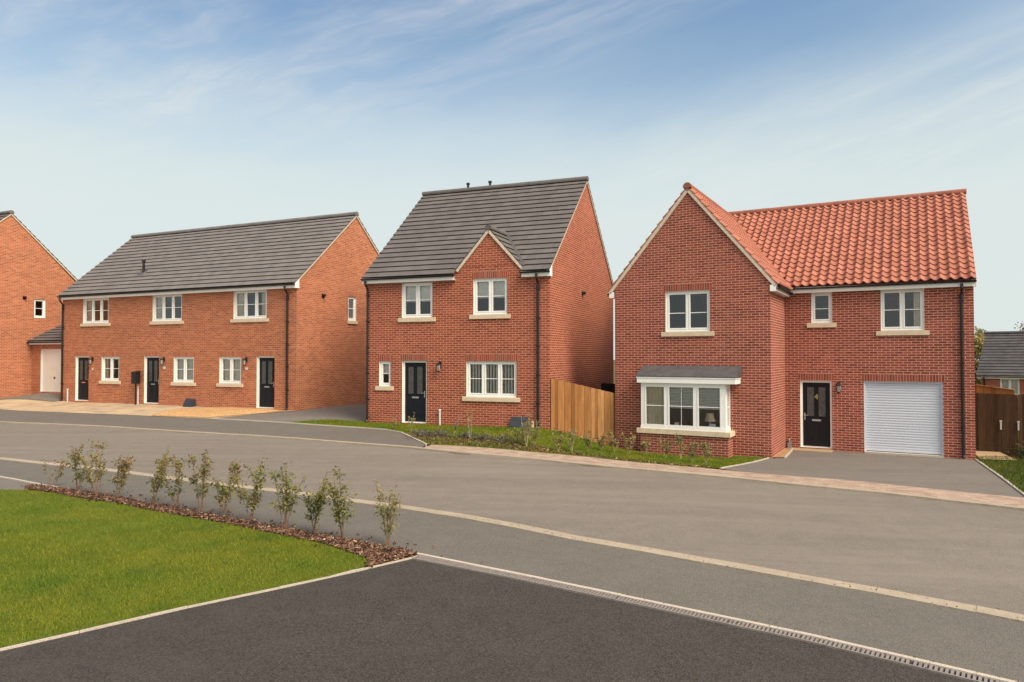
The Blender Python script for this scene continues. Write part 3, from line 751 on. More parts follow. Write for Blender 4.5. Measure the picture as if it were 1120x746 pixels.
def wavy(mb, g, a0, a1, z0, z1, d, amp=0.025, pitch=0.09):
    n = max(4, int((a1 - a0) / 0.015))
    ph = random.uniform(0, 6)
    P = [(a0 + (a1 - a0) * k / n, d + amp * math.sin(ph + 6.283 * (a0 + (a1 - a0) * k / n) / pitch)) for k in range(n + 1)]
    for k in range(n):
        (p, q), (r, s) = P[k], P[k + 1]
        mb.face([g.p(p, q, z0), g.p(r, s, z0), g.p(r, s, z1), g.p(p, q, z1)])

def curtains(root, g, a0, a1, z0, z1, d, kind, cells):
    w = a1 - a0
    if kind in ('sides', 'left', 'right'):
        for sd in ('left', 'right'):
            if kind != 'sides' and kind != sd: continue
            mb = MB(); f = random.uniform(0.17, 0.24)
            wavy(mb, g, a0 if sd == 'left' else a1 - w * f, a0 + w * f if sd == 'left' else a1, z0, z1, d)
            mb.build('curtain', M['curtain'], root, smooth=True)
    elif kind == 'net':
        mb = MB(); wavy(mb, g, a0, a1, z0, z1, d, 0.008, 0.06); mb.build('blind', M['blind'], root, smooth=True)
    elif kind == 'half':
        mb = MB(); mb.fbox(g, a0, a1, d, d + .004, z0 + (z1 - z0) * 0.45, z1); mb.build('blind', M['blind'], root)
    elif kind == 'vertical':
        mb = MB(); k = a0
        while k < a1 - .05:
            mb.hexa([g.p(k, d, z0), g.p(k + .055, d + .03, z0), g.p(k + .056, d + .032, z0), g.p(k + .001, d + .002, z0),
                     g.p(k, d, z1), g.p(k + .055, d + .03, z1), g.p(k + .056, d + .032, z1), g.p(k + .001, d + .002, z1)])
            k += 0.105
        mb.build('blind', M['slat'], root)
    elif kind == 'venetian':
        mb = MB(); z = z1
        while z > z0 + (z1 - z0) * 0.42:
            mb.hexa([g.p(a0, d, z), g.p(a1, d, z), g.p(a1, d + .028, z + .030), g.p(a0, d + .028, z + .030),
                     g.p(a0, d, z + .003), g.p(a1, d, z + .003), g.p(a1, d + .028, z + .033), g.p(a0, d + .028, z + .033)])
            z -= 0.045
        mb.build('blind', M['slat'], root)

def front_door(house, fr, a0, a1, z0, z1, mat, number=None, handle='left', depth=0.075):
    root = empty('door', fr.p((a0 + a1) / 2, depth, z0)); root.parent = house
    g = Fr(fr.O - root.location, fr.A, fr.D)
    d0, d1 = depth, depth + .07
    m = MB(); f = 0.062
    m.fbox(g, a0, a0 + f, d0, d1, z0, z1); m.fbox(g, a1 - f, a1, d0, d1, z0, z1); m.fbox(g, a0 + f, a1 - f, d0, d1, z1 - f, z1)
    m.build('frame', M['upvc'], root)
    t = MB(); t.fbox(g, a0 - .02, a1 + .02, d0 - .05, d1, z0 - .03, z0 - .001); t.fbox(g, a0 + f, a1 - f, d0 + .005, d1, z0, z0 + .035); t.build('threshold', M['grey_plastic'], root)
    l0, l1, b0, b1 = a0 + f + .004, a1 - f - .004, z0 + .04, z1 - f - .004
    leaf = MB(); dl = d0 + .018
    w = l1 - l0; h = b1 - b0
    leaf.fbox(g, l0, l1, dl, dl + .045, b0, b1)
    pan = [(l0 + w * .16, l0 + w * .42), (l0 + w * .58, l0 + w * .84)]
    for p0, p1 in pan:      # lower raised panels and mouldings round the glass
        for (q0, q1, r0, r1) in ((p0, p1, b0 + h * .10, b0 + h * .36),):
            leaf.fbox(g, q0, q1, dl - .007, dl - .0005, r0, r1)
            leaf.fbox(g, q0 + .03, q1 - .03, dl - .013, dl - .0075, r0 + .03, r1 - .03)
        r0, r1 = b0 + h * .47, b0 + h * .93
        for (x0, x1, y0, y1) in ((p0 - .02, p0, r0 - .02, r1 + .02), (p1, p1 + .02, r0 - .02, r1 + .02), (p0, p1, r0 - .02, r0), (p0, p1, r1, r1 + .02)):
            leaf.fbox(g, x0, x1, dl - .014, dl - .0005, y0, y1)
    lf = leaf.build('leaf', mat, root)
    gl = MB()
    for p0, p1 in pan: gl.fbox(g, p0 + .001, p1 - .001, dl - .006, dl - .001, b0 + h * .47 + .001, b0 + h * .93 - .001)
    gl.build('glass', M['door_glass'], root)
    lp = MB(); lc = (l0 + l1) / 2
    lp.fbox(g, lc - .13, lc + .13, dl - .016, dl - .001, b0 + h * .395, b0 + h * .395 + .055); lp.fbox(g, lc - .115, lc + .115, dl - .020, dl - .0165, b0 + h * .395 + .01, b0 + h * .395 + .045)
    lp.build('letter_plate', M['chrome'], root)
    hd = MB(); hx = l0 + .055 if handle == 'left' else l1 - .055; sg = 1 if handle == 'left' else -1
    hd.fbox(g, hx - .015, hx + .015, dl - .011, dl - .001, b0 + h * .41, b0 + h * .52)
    hd.tube([g.p(hx, dl - .012, b0 + h * .485), g.p(hx, dl - .05, b0 + h * .485), g.p(hx + sg * .11, dl - .055, b0 + h * .485)], .009, 6)
    hd.build('handle', M['chrome'], root)
    if number:
        cu = bpy.data.curves.new('house_number', 'FONT'); cu.body = number; cu.size = 0.24; cu.extrude = .006; cu.align_x = 'CENTER'; cu.align_y = 'CENTER'
        cu.materials.append(M['brass'])
        tmp = bpy.data.objects.new('tmp', cu); COL.objects.link(tmp)
        me = bpy.data.meshes.new_from_object(tmp.evaluated_get(bpy.context.evaluated_depsgraph_get()))
        bpy.data.objects.remove(tmp); me.name = 'house_number'
        o = bpy.data.objects.new('house_number', me); COL.objects.link(o); o.parent = root
        o.location = g.p(lc, dl - .012, b0 + h * .775); o.rotation_euler = (R(90), 0, 0)
    return root

def slope(mb, O, A, S, width, length, gauge, style='flat', deck=True, lo=0.0, keep=None):
    """tiled roof slope. O lower left (from outside), A along the eave, S up the slope. keep(s)-> list of (a0,a1)"""
    O, A, S = Vector(O), Vector(A).normalized(), Vector(S).normalized()
    N = A.cross(S).normalized()
    n = max(1, round(length / gauge)); g = length / n
    P = lambda a, s, h: O + A * a + S * s + N * h
    for i in range(n):
        s0, s1 = i * g, min((i + 1) * g + 0.05, length + .02)
        ivs = keep(s0 + g * .5) if keep else [(0.0, width)]
        for a0, a1 in ivs:
            if style == 'flat':
                hA, hB, th = 0.054, 0.008, 0.024
                jx = random.uniform(-.002, .002)
                mb.face([P(a0, s0, hA + jx), P(a1, s0, hA), P(a1, s1, hB), P(a0, s1, hB)], [(a0, i * g + .02), (a1, i * g + .02), (a1, i * g + g - .01), (a0, i * g + g - .01)])
                mb.face([P(a0, s0, hA - th), P(a1, s0, hA - th), P(a1, s0, hA + jx), P(a0, s0, hA + jx)], [(a0, i * g + .02), (a1, i * g + .02), (a1, i * g + .03), (a0, i * g + .03)])
                mb.face([P(a1, s0, hA - th), P(a0, s0, hA - th), P(a0, s0 + .13, .004), P(a1, s0 + .13, .004)], [(a1, i * g + .1), (a0, i * g + .1), (a0, i * g + .1), (a1, i * g + .1)])
                for a in (a0, a1):
                    mb.face([P(a, s0, hA - th), P(a, s0, hA), P(a, s1, hB), P(a, s0 + .13, .004)], [(a, i * g + .1)] * 4)
            else:
                pw, ns = 0.25, 8
                def prof(a):
                    t = (a / pw) % 1.0
                    return 0.080 * (math.exp(-((t - .55) / .24) ** 2) + math.exp(-((t + .45) / .24) ** 2) + math.exp(-((t - 1.55) / .24) ** 2))
                m = int(round((a1 - a0) / pw * ns))
                ax = [a0 + (a1 - a0) * k / m for k in range(m + 1)]
                for k in range(m):
                    x, y = ax[k], ax[k + 1]
                    wob = 0.0
                    hx, hy = prof(x), prof(y)
                    u0, u1 = x, y
                    eps = 1e-3
                    uvq = [(u0 + eps, i * g + .02), (u1 - eps, i * g + .02), (u1 - eps, i * g + g - .02), (u0 + eps, i * g + g - .02)]
                    mb.face([P(x, s0, hx + .046), P(y, s0, hy + .046), P(y, s1, hy + .002), P(x, s1, hx + .002)], uvq)
                    mb.face([P(x, s0, hx + .012), P(y, s0, hy + .012), P(y, s0, hy + .046), P(x, s0, hx + .046)], [uvq[0], uvq[1], uvq[1], uvq[0]])
                    mb.face([P(y, s0, hy + .012), P(x, s0, hx + .012), P(x, s0 + .12, hx + .002), P(y, s0 + .12, hy + .002)], [uvq[1], uvq[0], uvq[0], uvq[1]])
                for a in (a0, a1):
                    h = prof(a)
                    mb.face([P(a, s0, .0), P(a, s0, h + .038), P(a, s1, h + .006), P(a, s1, .0)], [(a, i * g + .1)] * 4)
    if deck:
        iv = keep(0.05) if keep else None
        if iv and len(iv) > 1:
            sc = deck if isinstance(deck, float) else 0.5
            for a0, a1 in iv:
                mb.face([P(a0, .02, -.004), P(a1, .02, -.004), P(a1, sc, -.004), P(a0, sc, -.004)])
            mb.face([P(0, sc, -.004), P(width, sc, -.004), P(width, length, -.004), P(0, length, -.004)])
        else:
            mb.face([P(0, .02, -.004), P(width, .02, -.004), P(width, length, -.004), P(0, length, -.004)])

def ridge(mb, p0, p1, r=0.125, unit=0.45, drop=0.05):
    p0, p1 = Vector(p0), Vector(p1); L = (p1 - p0).length; t = (p1 - p0).normalized()
    side = t.cross(Vector((0, 0, 1))).normalized(); up = side.cross(t)
    n = max(1, round(L / unit))
    for k in range(n):
        a, b = p0 + t * (L * k / n + .004), p0 + t * (L * (k + 1) / n - .004)
        rr = r * (1 + random.uniform(-.02, .02))
        prev = None
        ringA = [a + side * rr * math.cos(q) + up * (rr * math.sin(q) - drop) for q in [R(-18) + R(216) * j / 10 for j in range(11)]]
        ringB = [b + (x - a) for x in ringA]
        for j in range(10):
            mb.face([ringA[j], ringB[j], ringB[j + 1], ringA[j + 1]], [(k * .45 + .1, j * .03), (k * .45 + .3, j * .03), (k * .45 + .3, j * .03 + .03), (k * .45 + .1, j * .03 + .03)])
        mb.face(ringA, [(k * .45 + .2, .1)] * 11); mb.face(list(reversed(ringB)), [(k * .45 + .2, .1)] * 11)

def gutter(house, p0, p1, r=0.056):
    mb = MB(); p0, p1 = Vector(p0), Vector(p1)
    t = (p1 - p0).normalized(); side = t.cross(Vector((0, 0, 1))).normalized()
    ring = lambda c, rr: [c + side * rr * math.cos(q) + Vector((0, 0, rr * math.sin(q))) for q in [math.pi + math.pi * j / 8 for j in range(9)]]
    A, B, a, b = ring(p0, r), ring(p1, r), ring(p0, r - .006), ring(p1, r - .006)
    for j in range(8):
        mb.face([A[j], A[j + 1], B[j + 1], B[j]]); mb.face([a[j + 1], a[j], b[j], b[j + 1]])
    mb.face(A); mb.face(B[::-1])
    mb.face([A[0], B[0], b[0], a[0]]); mb.face([A[-1], a[-1], b[-1], B[-1]])
    n = max(2, int((p1 - p0).length / 0.9))
    for k in range(n + 1):
        c = p0 + (p1 - p0) * (k / n * .98 + .01)
        R0, R1 = ring(c - t * .015, r + .006), ring(c + t * .015, r + .006)
        for j in range(8): mb.face([R0[j], R0[j + 1], R1[j + 1], R1[j]])
    return mb.build('gutter', M['black'], house, smooth=True)

def downpipe(house, fr, a, ztop, zbot, dg=-0.22):
    mb = MB(); r = .042
    mb.tube([fr.p(a, dg, ztop), fr.p(a, dg, ztop - .10), fr.p(a, -.055, ztop - .30), fr.p(a, -.055, zbot + .12), fr.p(a, -.06, zbot + .08), fr.p(a, -.10, zbot + .02)], r, 10)
    z = ztop - .5
    while z > zbot + .3:
        mb.fbox(fr, a - .055, a + .055, -.10, -.0, z, z + .03); z -= 0.9
    for z in (ztop - .34, (ztop + zbot) / 2): mb.tube([fr.p(a, -.055, z), fr.p(a, -.055, z - .08)], r + .007, 10)
    return mb.build('downpipe', M['black'], house, smooth=False)

def wall_lamp(house, fr, a, z):
    root = empty('wall_lamp', fr.p(a, 0, z)); root.parent = house
    g = Fr(fr.O - root.location, fr.A, fr.D)
    m = MB()
    m.fbox(g, a - .045, a + .045, -.02, -.001, z - .02, z + .16)
    m.tube([g.p(a, -.02, z + .09), g.p(a, -.09, z + .15), g.p(a, -.13, z + .12)], .012, 6)
    c = g.p(a, -.13, z)
    def ring(h, r): return [c + Vector((r * math.cos(6.283 * j / 6), r * math.sin(6.283 * j / 6), h)) for j in range(6)]
    prof = [(-.20, .012), (-.17, .045), (-.155, .055), (-.15, .05), (-.149, .0)]
    for (h0, r0), (h1, r1) in zip(prof, prof[1:]):
        A, B = ring(h0, r0), ring(h1, r1)
        for j in range(6): m.face([A[j], A[(j + 1) % 6], B[(j + 1) % 6], B[j]])
    prof = [(.04, .0), (.04, .085), (.055, .085), (.11, .03), (.13, .02), (.15, .006)]
    for (h0, r0), (h1, r1) in zip(prof, prof[1:]):
        A, B = ring(h0, r0), ring(h1, r1)
        for j in range(6): m.face([A[j], A[(j + 1) % 6], B[(j + 1) % 6], B[j]])
    A, B = ring(-.15, .05), ring(.04, .075)
    for j in range(6): m.tube([A[j], B[j]], .006, 4)
    m.build('bracket', M['black'], root)
    s = MB(); A, B = ring(-.149, .045), ring(.039, .069)
    for j in range(6): s.face([A[j], A[(j + 1) % 6], B[(j + 1) % 6], B[j]])
    s.build('lamp_glass', M['lamp_glass'], root)

def meter_box(house, fr, a0, a1, z0, name='meter_box'):
    m = MB(); h = .34
    m.hexa([fr.p(a0, -.28, z0), fr.p(a1, -.28, z0), fr.p(a1, -.002, z0), fr.p(a0, -.002, z0),
            fr.p(a0 + .03, -.14, z0 + h), fr.p(a1 - .03, -.14, z0 + h), fr.p(a1 - .03, -.002, z0 + h), fr.p(a0 + .03, -.002, z0 + h)])
    m.fbox(fr, a0 - .02, a1 + .02, -.30, -.001, z0 - .3, z0 - .002)
    m.hexa([fr.p(a0 + .04, -.272, z0 + .05), fr.p(a1 - .04, -.272, z0 + .05), fr.p(a1 - .04, -.25, z0 + .05), fr.p(a0 + .04, -.25, z0 + .05),
            fr.p(a0 + .06, -.168, z0 + .29), fr.p(a1 - .06, -.168, z0 + .29), fr.p(a1 - .06, -.13, z0 + .29), fr.p(a0 + .06, -.13, z0 + .29)])
    m.build(name, M['meter'], house)

def vent_pipe(house, fr, a, z0, h):
    m = MB(); m.tube([fr.p(a, -.06, z0 - .2), fr.p(a, -.06, z0 + h)], .035, 8); m.tube([fr.p(a, -.06, z0 + h), fr.p(a, -.06, z0 + h + .06)], .05, 8)
    m.build('vent_pipe', M['grey_plastic'], house)

def wall_vent(house, fr, a, z):
    m = MB(); m.fbox(fr, a - .08, a + .08, -.02, -.001, z - .08, z + .08)
    for k in range(4): m.fbox(fr, a - .075, a + .075, -.035, -.021, z - .07 + k * .035, z - .055 + k * .035)
    m.tube([fr.p(a, -.03, z), fr.p(a, -.14, z + .02)], .05, 8)
    m.build('wall_vent', M['black'], house)

def bottle_box(m, fr, a0, a1, d0, d1, z0, z1): m.fbox(fr, a0, a1, d0, d1, z0, z1)

def verge_strip(mb, fr, a0, z0, a1, z1, w=0.06, out=0.045, off=0.012):
    """cement verge under the tile edge on a gable, from (a0,z0) up to (a1,z1)"""
    L = math.hypot(a1 - a0, z1 - z0); nx, nz = -(z1 - z0) / L, (a1 - a0) / L
    if nz < 0: nx, nz = -nx, -nz
    q = []
    for d in (-out, 0.06):
        q += [fr.p(a0 - nx * w, d, z0 - nz * w), fr.p(a1 - nx * w, d, z1 - nz * w), fr.p(a1 + nx * off, d, z1 + nz * off), fr.p(a0 + nx * off, d, z0 + nz * off)]
    mb.hexa([q[0], q[1], q[5], q[4], q[3], q[2], q[6], q[7]])

def simple_house(root, W, D, E, Rz, brick, sold, front_holes, front_sold, side_holes=(), side_sold=(), zb=-0.6, uo=0.0, left_gable=True):
    """box walls with side gables; returns nothing, builds one wall mesh"""
    m = MB()
    ov = 0.20
    ef = E + 0.17                     # roof plane height over the front wall line less the tile
    zt = E + 0.10
    rv = D / 2
    sl = (Rz - (E + .18)) / (rv + ov)
    ztop = (E + .18) + sl * ov - 0.03
    fr = Fr((-W, 0, 0), (1, 0, 0), (0, 1, 0))
    wall(m, fr, W, zb, ztop, front_holes, front_sold, uo=uo)
    sr = Fr((0, 0, 0), (0, 1, 0), (-1, 0, 0))
    wall(m, sr, D, zb, ztop, side_holes, side_sold, uo=uo + .1)
    gable(m, sr, [(0, ztop), (D, ztop), (rv, Rz - .05)], uo + .1)
    slf = Fr((-W, D, 0), (0, -1, 0), (1, 0, 0))
    wall(m, slf, D, zb, ztop); gable(m, slf, [(0, ztop), (D, ztop), (rv, Rz - .05)])
    bk = Fr((0, D, 0), (-1, 0, 0), (0, -1, 0))
    wall(m, bk, W, zb, ztop)
    m.build('wall', [brick, sold], root)
    return fr, sr, slf, sl, ztop
def house_root(h, label, cat, name):
    x, y, z, th = H[h]
    return empty(name, (x, y, z), -th, label, cat)
def soldier(a0, a1, z): return (a0 - .06, a1 + .06, z + .004, z + .222)

# ================================================================== terrace of three (left)
def terrace():
    W, D, E, Rz = W1, D1, E1, R1
    root = house_root('1', 'long terrace of three orange brick homes with grey roof and three black doors', 'house', 'terraced_house')
    X = lambda u: W - u               # a along the front from the left corner
    up = [(1.57, 3.376), (6.39, 8.21), (11.12, 12.93)]
    gw = [(2.93, 4.14), (5.63, 6.85), (10.38, 11.57)]
    dr = [(1.13, 2.08), (7.77, 8.71), (12.48, 13.43)]
    zu0, zu1, zg0, zg1 = 3.70, 4.86, 1.03, 2.13
    holes = [(X(b), X(a), zu0, zu1) for a, b in up] + [(X(b), X(a), zg0, zg1) for a, b in gw] + [(X(b), X(a), 0.06, 2.16) for a, b in dr]
    sold = [soldier(X(b), X(a), zg1) for a, b in gw] + [soldier(X(b), X(a), 2.16) for a, b in dr]
    sh = [(3.22, 3.78, 3.72, 4.78)]
    fr, sr, slf, sl, zt = simple_house(root, W, D, E, Rz, M['brick_org'], M['soldier_org'], holes, sold, sh, [soldier(3.22, 3.78, 4.78)])
    for i, (a, b) in enumerate(up): window(root, fr, X(b), X(a), zu0, zu1, 3, .5, ('sides', 'left', 'sides')[i])
    for i, (a, b) in enumerate(gw): window(root, fr, X(b), X(a), zg0, zg1, 2, .5, ('net', 'net', 'sides')[i])
    for i, (a, b) in enumerate(dr): front_door(root, fr, X(b), X(a), 0.06, 2.16, M['door_blue'], None, 'right')
    window(root, sr, 3.22, 3.78, 3.72, 4.78, 1, .5, 'net', sill=True, sill_ext=.06)
    for u in (2.63, 7.446, 12.196): wall_lamp(root, fr, X(u), 1.95)
    for u in (0.446, W - .07): downpipe(root, fr, X(u), E + .08, 0.0)
    wall_vent(root, sr, 1.55, 4.66)
    meter_box(root, fr, X(5.98), X(5.48), 0.0)
    vent_pipe(root, fr, X(9.02), 0.0, .75); vent_pipe(root, fr, X(13.9), 0.0, .55)
    for u, z, w in ((7.43, 1.6, .07), (2.62, 1.6, .07), (12.2, 1.5, .05)):
        pl = MB(); pl.fbox(fr, X(u) - w, X(u) + w, -.015, -.001, z, z + .1); pl.build('number_plate', M['grey_plastic'], root)
    roof_two_slopes(root, W, D, E, Rz, 'tile_haze', 'tile_haze')
    # soil vent pipe through the slope, with its lead collar
    s = MB(); y = 0.95; z = E + .18 + sl * (y + .2) + .03; x = -10.05
    s.tube([(x, y, z - .1), (x, y, z + .55)], .055, 10); s.tube([(x, y, z + .5), (x, y, z + .62)], .085, 10); s.tube([(x, y, z + .27), (x, y, z + .31)], .075, 10)
    s.build('roof_flue', M['black'], root)
    c = MB(); S = Vector((0, 1, sl)).normalized(); N = Vector((0, -sl, 1)).normalized(); o = Vector((x, y, z))
    c.hexa([o - Vector((.22, 0, 0)) - S * .25 + N * .0, o + Vector((.22, 0, 0)) - S * .25, o + Vector((.22, 0, 0)) + S * .2, o - Vector((.22, 0, 0)) + S * .2] + [o + Vector((e * .2, 0, 0)) + S * f + N * .035 for e, f in ((-1, -.22), (1, -.22), (1, .18), (-1, .18))])
    c.build('flue_collar', M['lead'], root)
    return root

def roof_two_slopes(root, W, D, E, Rz, tmat, rmat, style='flat', gauge=0.31, keep=None, xl=0.06, xr=0.06, deckcut=True, gutter_iv=None, ridge_mat=None, verge_iv=(True, True)):
    ov = .20; ez = E + .18; rv = D / 2
    sl = (Rz - ez) / (rv + ov); L = math.hypot(Rz - ez, rv + ov)
    m = MB()
    Wd = W + xl + xr
    slope(m, (-W - xl, -ov, ez), (1, 0, 0), (0, rv + ov, Rz - ez), Wd, L, gauge, style, deckcut, keep=keep)
    slope(m, (xr, D + ov, ez), (-1, 0, 0), (0, -(rv + ov), Rz - ez), Wd, L, gauge, 'flat' if style == 'flat' else style)
    rf = m.build('roof', M[tmat], root)
    r = MB(); ridge(r, (-W - xl - .02, rv, Rz + .075), (xr + .02, rv, Rz + .075)); r.build('ridge', M[ridge_mat or rmat], rf)
    for fr, sgn in ((Fr((xr - .062, 0, 0), (0, 1, 0), (-1, 0, 0)), 1), (Fr((-W - xl + .062, D, 0), (0, -1, 0), (1, 0, 0)), 1)):
        v = MB(); verge_strip(v, fr, -ov + .02, ez - .01, rv, Rz - .01, .055, .05); verge_strip(v, fr, D + ov - .02, ez - .01, rv + .001, Rz - .01, .055, .05)
        v.build('verge', M['verge'], rf)
    for a0, a1 in (gutter_iv or [(-W - .04, .04)]):
        f = MB()
        f.box(a0, a1, -.165, -.145, E, E + .165)
        f.box(a0, a1, -.144, -.001, E + .002, E + .014)
        gutter(root, (a0 - .02, -.222, E + .165), (a1 + .02, -.222, E + .165))
        f.build('fascia', M['fascia'], root)
    f = MB()
    f.box(-W - .04, .04, D + .145, D + .165, E, E + .165)
    f.build('fascia', M['fascia'], root)
    # boxed ends at the verge
    for xx in (.041, -W - .061):
        f = MB(); f.hexa([(xx, -.17, E - .002), (xx + .02, -.17, E - .002), (xx + .02, .06, E - .002), (xx, .06, E - .002), (xx, -.17, E + .17), (xx + .02, -.17, E + .17), (xx + .02, .06, E + .17 + sl * .2), (xx, .06, E + .17 + sl * .2)])
        f.build('eaves_box', M['fascia'], root)
    return rf, sl

# ================================================================== detached house with the small gable (centre)
def middle_house():
    W, D, E, Rz = W2, D2, E2, R2
    root = house_root('2', 'detached red brick house with grey roof and small gable over its right hand windows', 'house', 'brick_house')
    X = lambda u: W - u
    HO = {'ul': (4.17, 5.35, 3.62, 4.80), 'ur': (1.455, 2.65, 3.67, 4.85), 's': (5.79, 6.24, 1.27, 2.13), 'b': (1.13, 2.90, .98, 2.14)}
    holes = [(X(v[1]), X(v[0]), v[2], v[3]) for v in HO.values()] + [(X(5.33), X(4.385), .04, 2.15)]
    sold = [soldier(X(HO[k][1]), X(HO[k][0]), HO[k][3]) for k in ('s', 'b', 'ur')] + [soldier(X(5.33), X(4.385), 2.15)]
    # wall top at the roof; the small gable rises out of the front wall
    ov = .2; ez = E + .18; rv = D / 2; sl = (Rz - ez) / (rv + ov)
    ztop = ez + sl * ov - .03
    m = MB()
    fr = Fr((-W, 0, 0), (1, 0, 0), (0, 1, 0))
    wall(m, fr, W, -.6, ztop, holes, sold)
    g0, g1, gc, gz0, gap = X(3.24), X(.937), X(2.10), 5.16, 6.36
    gable(m, fr, [(g0, ztop + .0005), (g1, ztop + .0005), (g1, gz0 + .0), (gc, gap), (g0, gz0 + .0)])
    sr = Fr((0, 0, 0), (0, 1, 0), (-1, 0, 0))
    wall(m, sr, D, -.6, ztop); gable(m, sr, [(0, ztop), (D, ztop), (rv, Rz - .05)])
    sf = Fr((-W, D, 0), (0, -1, 0), (1, 0, 0))
    wall(m, sf, D, -.6, ztop); gable(m, sf, [(0, ztop), (D, ztop), (rv, Rz - .05)])
    wall(m, Fr((0, D, 0), (-1, 0, 0), (0, -1, 0)), W, -.6, ztop)
    m.build('wall', [M['brick_red'], M['soldier_red']], root)
    c = {'ul': ('half', 2), 'ur': ('half', 2), 's': ('half', 1), 'b': ('vertical', 3)}
    for k, v in HO.items(): window(root, fr, X(v[1]), X(v[0]), v[2], v[3], c[k][1], .5, c[k][0])
    front_door(root, fr, X(5.33), X(4.385), .04, 2.15, M['door_blue'], None, 'right')
    wall_lamp(root, fr, X(3.87), 1.97)
    downpipe(root, fr, X(.38), E + .08, 0.0); downpipe(root, fr, X(6.69), E + .08, 0.0)
    vent_pipe(root, fr, X(3.85), 0.0, .48)
    meter_box(root, fr, X(1.29), X(.70), .03)
    st = MB(); st.fbox(fr, X(1.45), X(.30), -.62, -.32, -.35, .02); st.fbox(fr, X(.56), X(.50), -.16, -.10, -.1, .26)
    st.build('meter_plinth', M['stone'], root)
    wall_vent(root, sr, 3.7, 4.58)
    k0, k1 = g0 - .04, g1 + .04         # cut the eave where the gable stands
    cut = (0.22) / math.cos(math.atan(sl))
    def keep(s):
        wd = W + .12
        if s * math.cos(math.atan(sl)) < .33: return [(0.0, k0 + .06), (k1 + .06, wd)]
        return [(0.0, wd)]
    rf, _ = roof_two_slopes(root, W, D, E, Rz, 'tile_grey', 'tile_grey', keep=keep, deckcut=.27, gutter_iv=[(-W - .04, k0 - W), (k1 - W, .04)])
    # gable roof, its valley and verges
    xg = gc - W; xl_, xr_ = g0 - W - .03, g1 - W + .03
    za = 6.47; ze = gz0 - .0
    ln = 2.15
    m = MB()
    def gl(x_e, sgn):
        L = math.hypot(xg - x_e, za - ze)
        if sgn < 0: slope(m, (x_e, ln, ze), (0, -1, 0), (xg - x_e, 0, za - ze), ln + .05, L, .30)
        else: slope(m, (x_e, -.05, ze), (0, 1, 0), (xg - x_e, 0, za - ze), ln + .05, L, .30)
    gl(xl_, -1); gl(xr_, 1)
    gr = m.build('gable_roof', M['tile_grey'], root)
    r = MB(); ridge(r, (xg, -.07, za + .06), (xg, ln - .2, za + .06), .12); r.build('ridge', M['tile_grey'], gr)
    for ae, ac in ((xl_ + W, gc), (xr_ + W, gc - .001)):
        v = MB(); verge_strip(v, fr, ae, ze - .02, ac, za - .02, .075, .05); v.build('verge', M['verge'], gr)
    # lead soakers lining the two valleys
    S = Vector((0, 1, sl)).normalized(); N = Vector((0, -sl, 1)).normalized()
    yv = (za - ez) / sl - ov
    for xe in (xl_, xr_):
        ye = (ze - ez) / sl - ov
        a, b = Vector((xe, ye, ze)), Vector((xg, yv, za)); t = (b - a).normalized(); w = N.cross(t) * (.10 if xe < xg else -.10)
        if w.x * (1 if xe > xg else -1) < 0: w = -w
        l = MB(); l.hexa([a + N * .035, b + N * .035, b + w + N * .035, a + w + N * .035, a + N * .06, b + N * .06, b + w + N * .06, a + w + N * .06])
        l.build('valley', M['lead'], gr)
    for u, hgt in ((4.84, .16), (3.89, .15)):
        t = MB(); t.tube([(-u, rv, Rz + .08), (-u, rv, Rz + .13 + hgt)], .05, 8); t.tube([(-u, rv, Rz + .10 + hgt), (-u, rv, Rz + .17 + hgt)], .075, 8)
        t.build('roof_vent', M['black'], root)
    return root

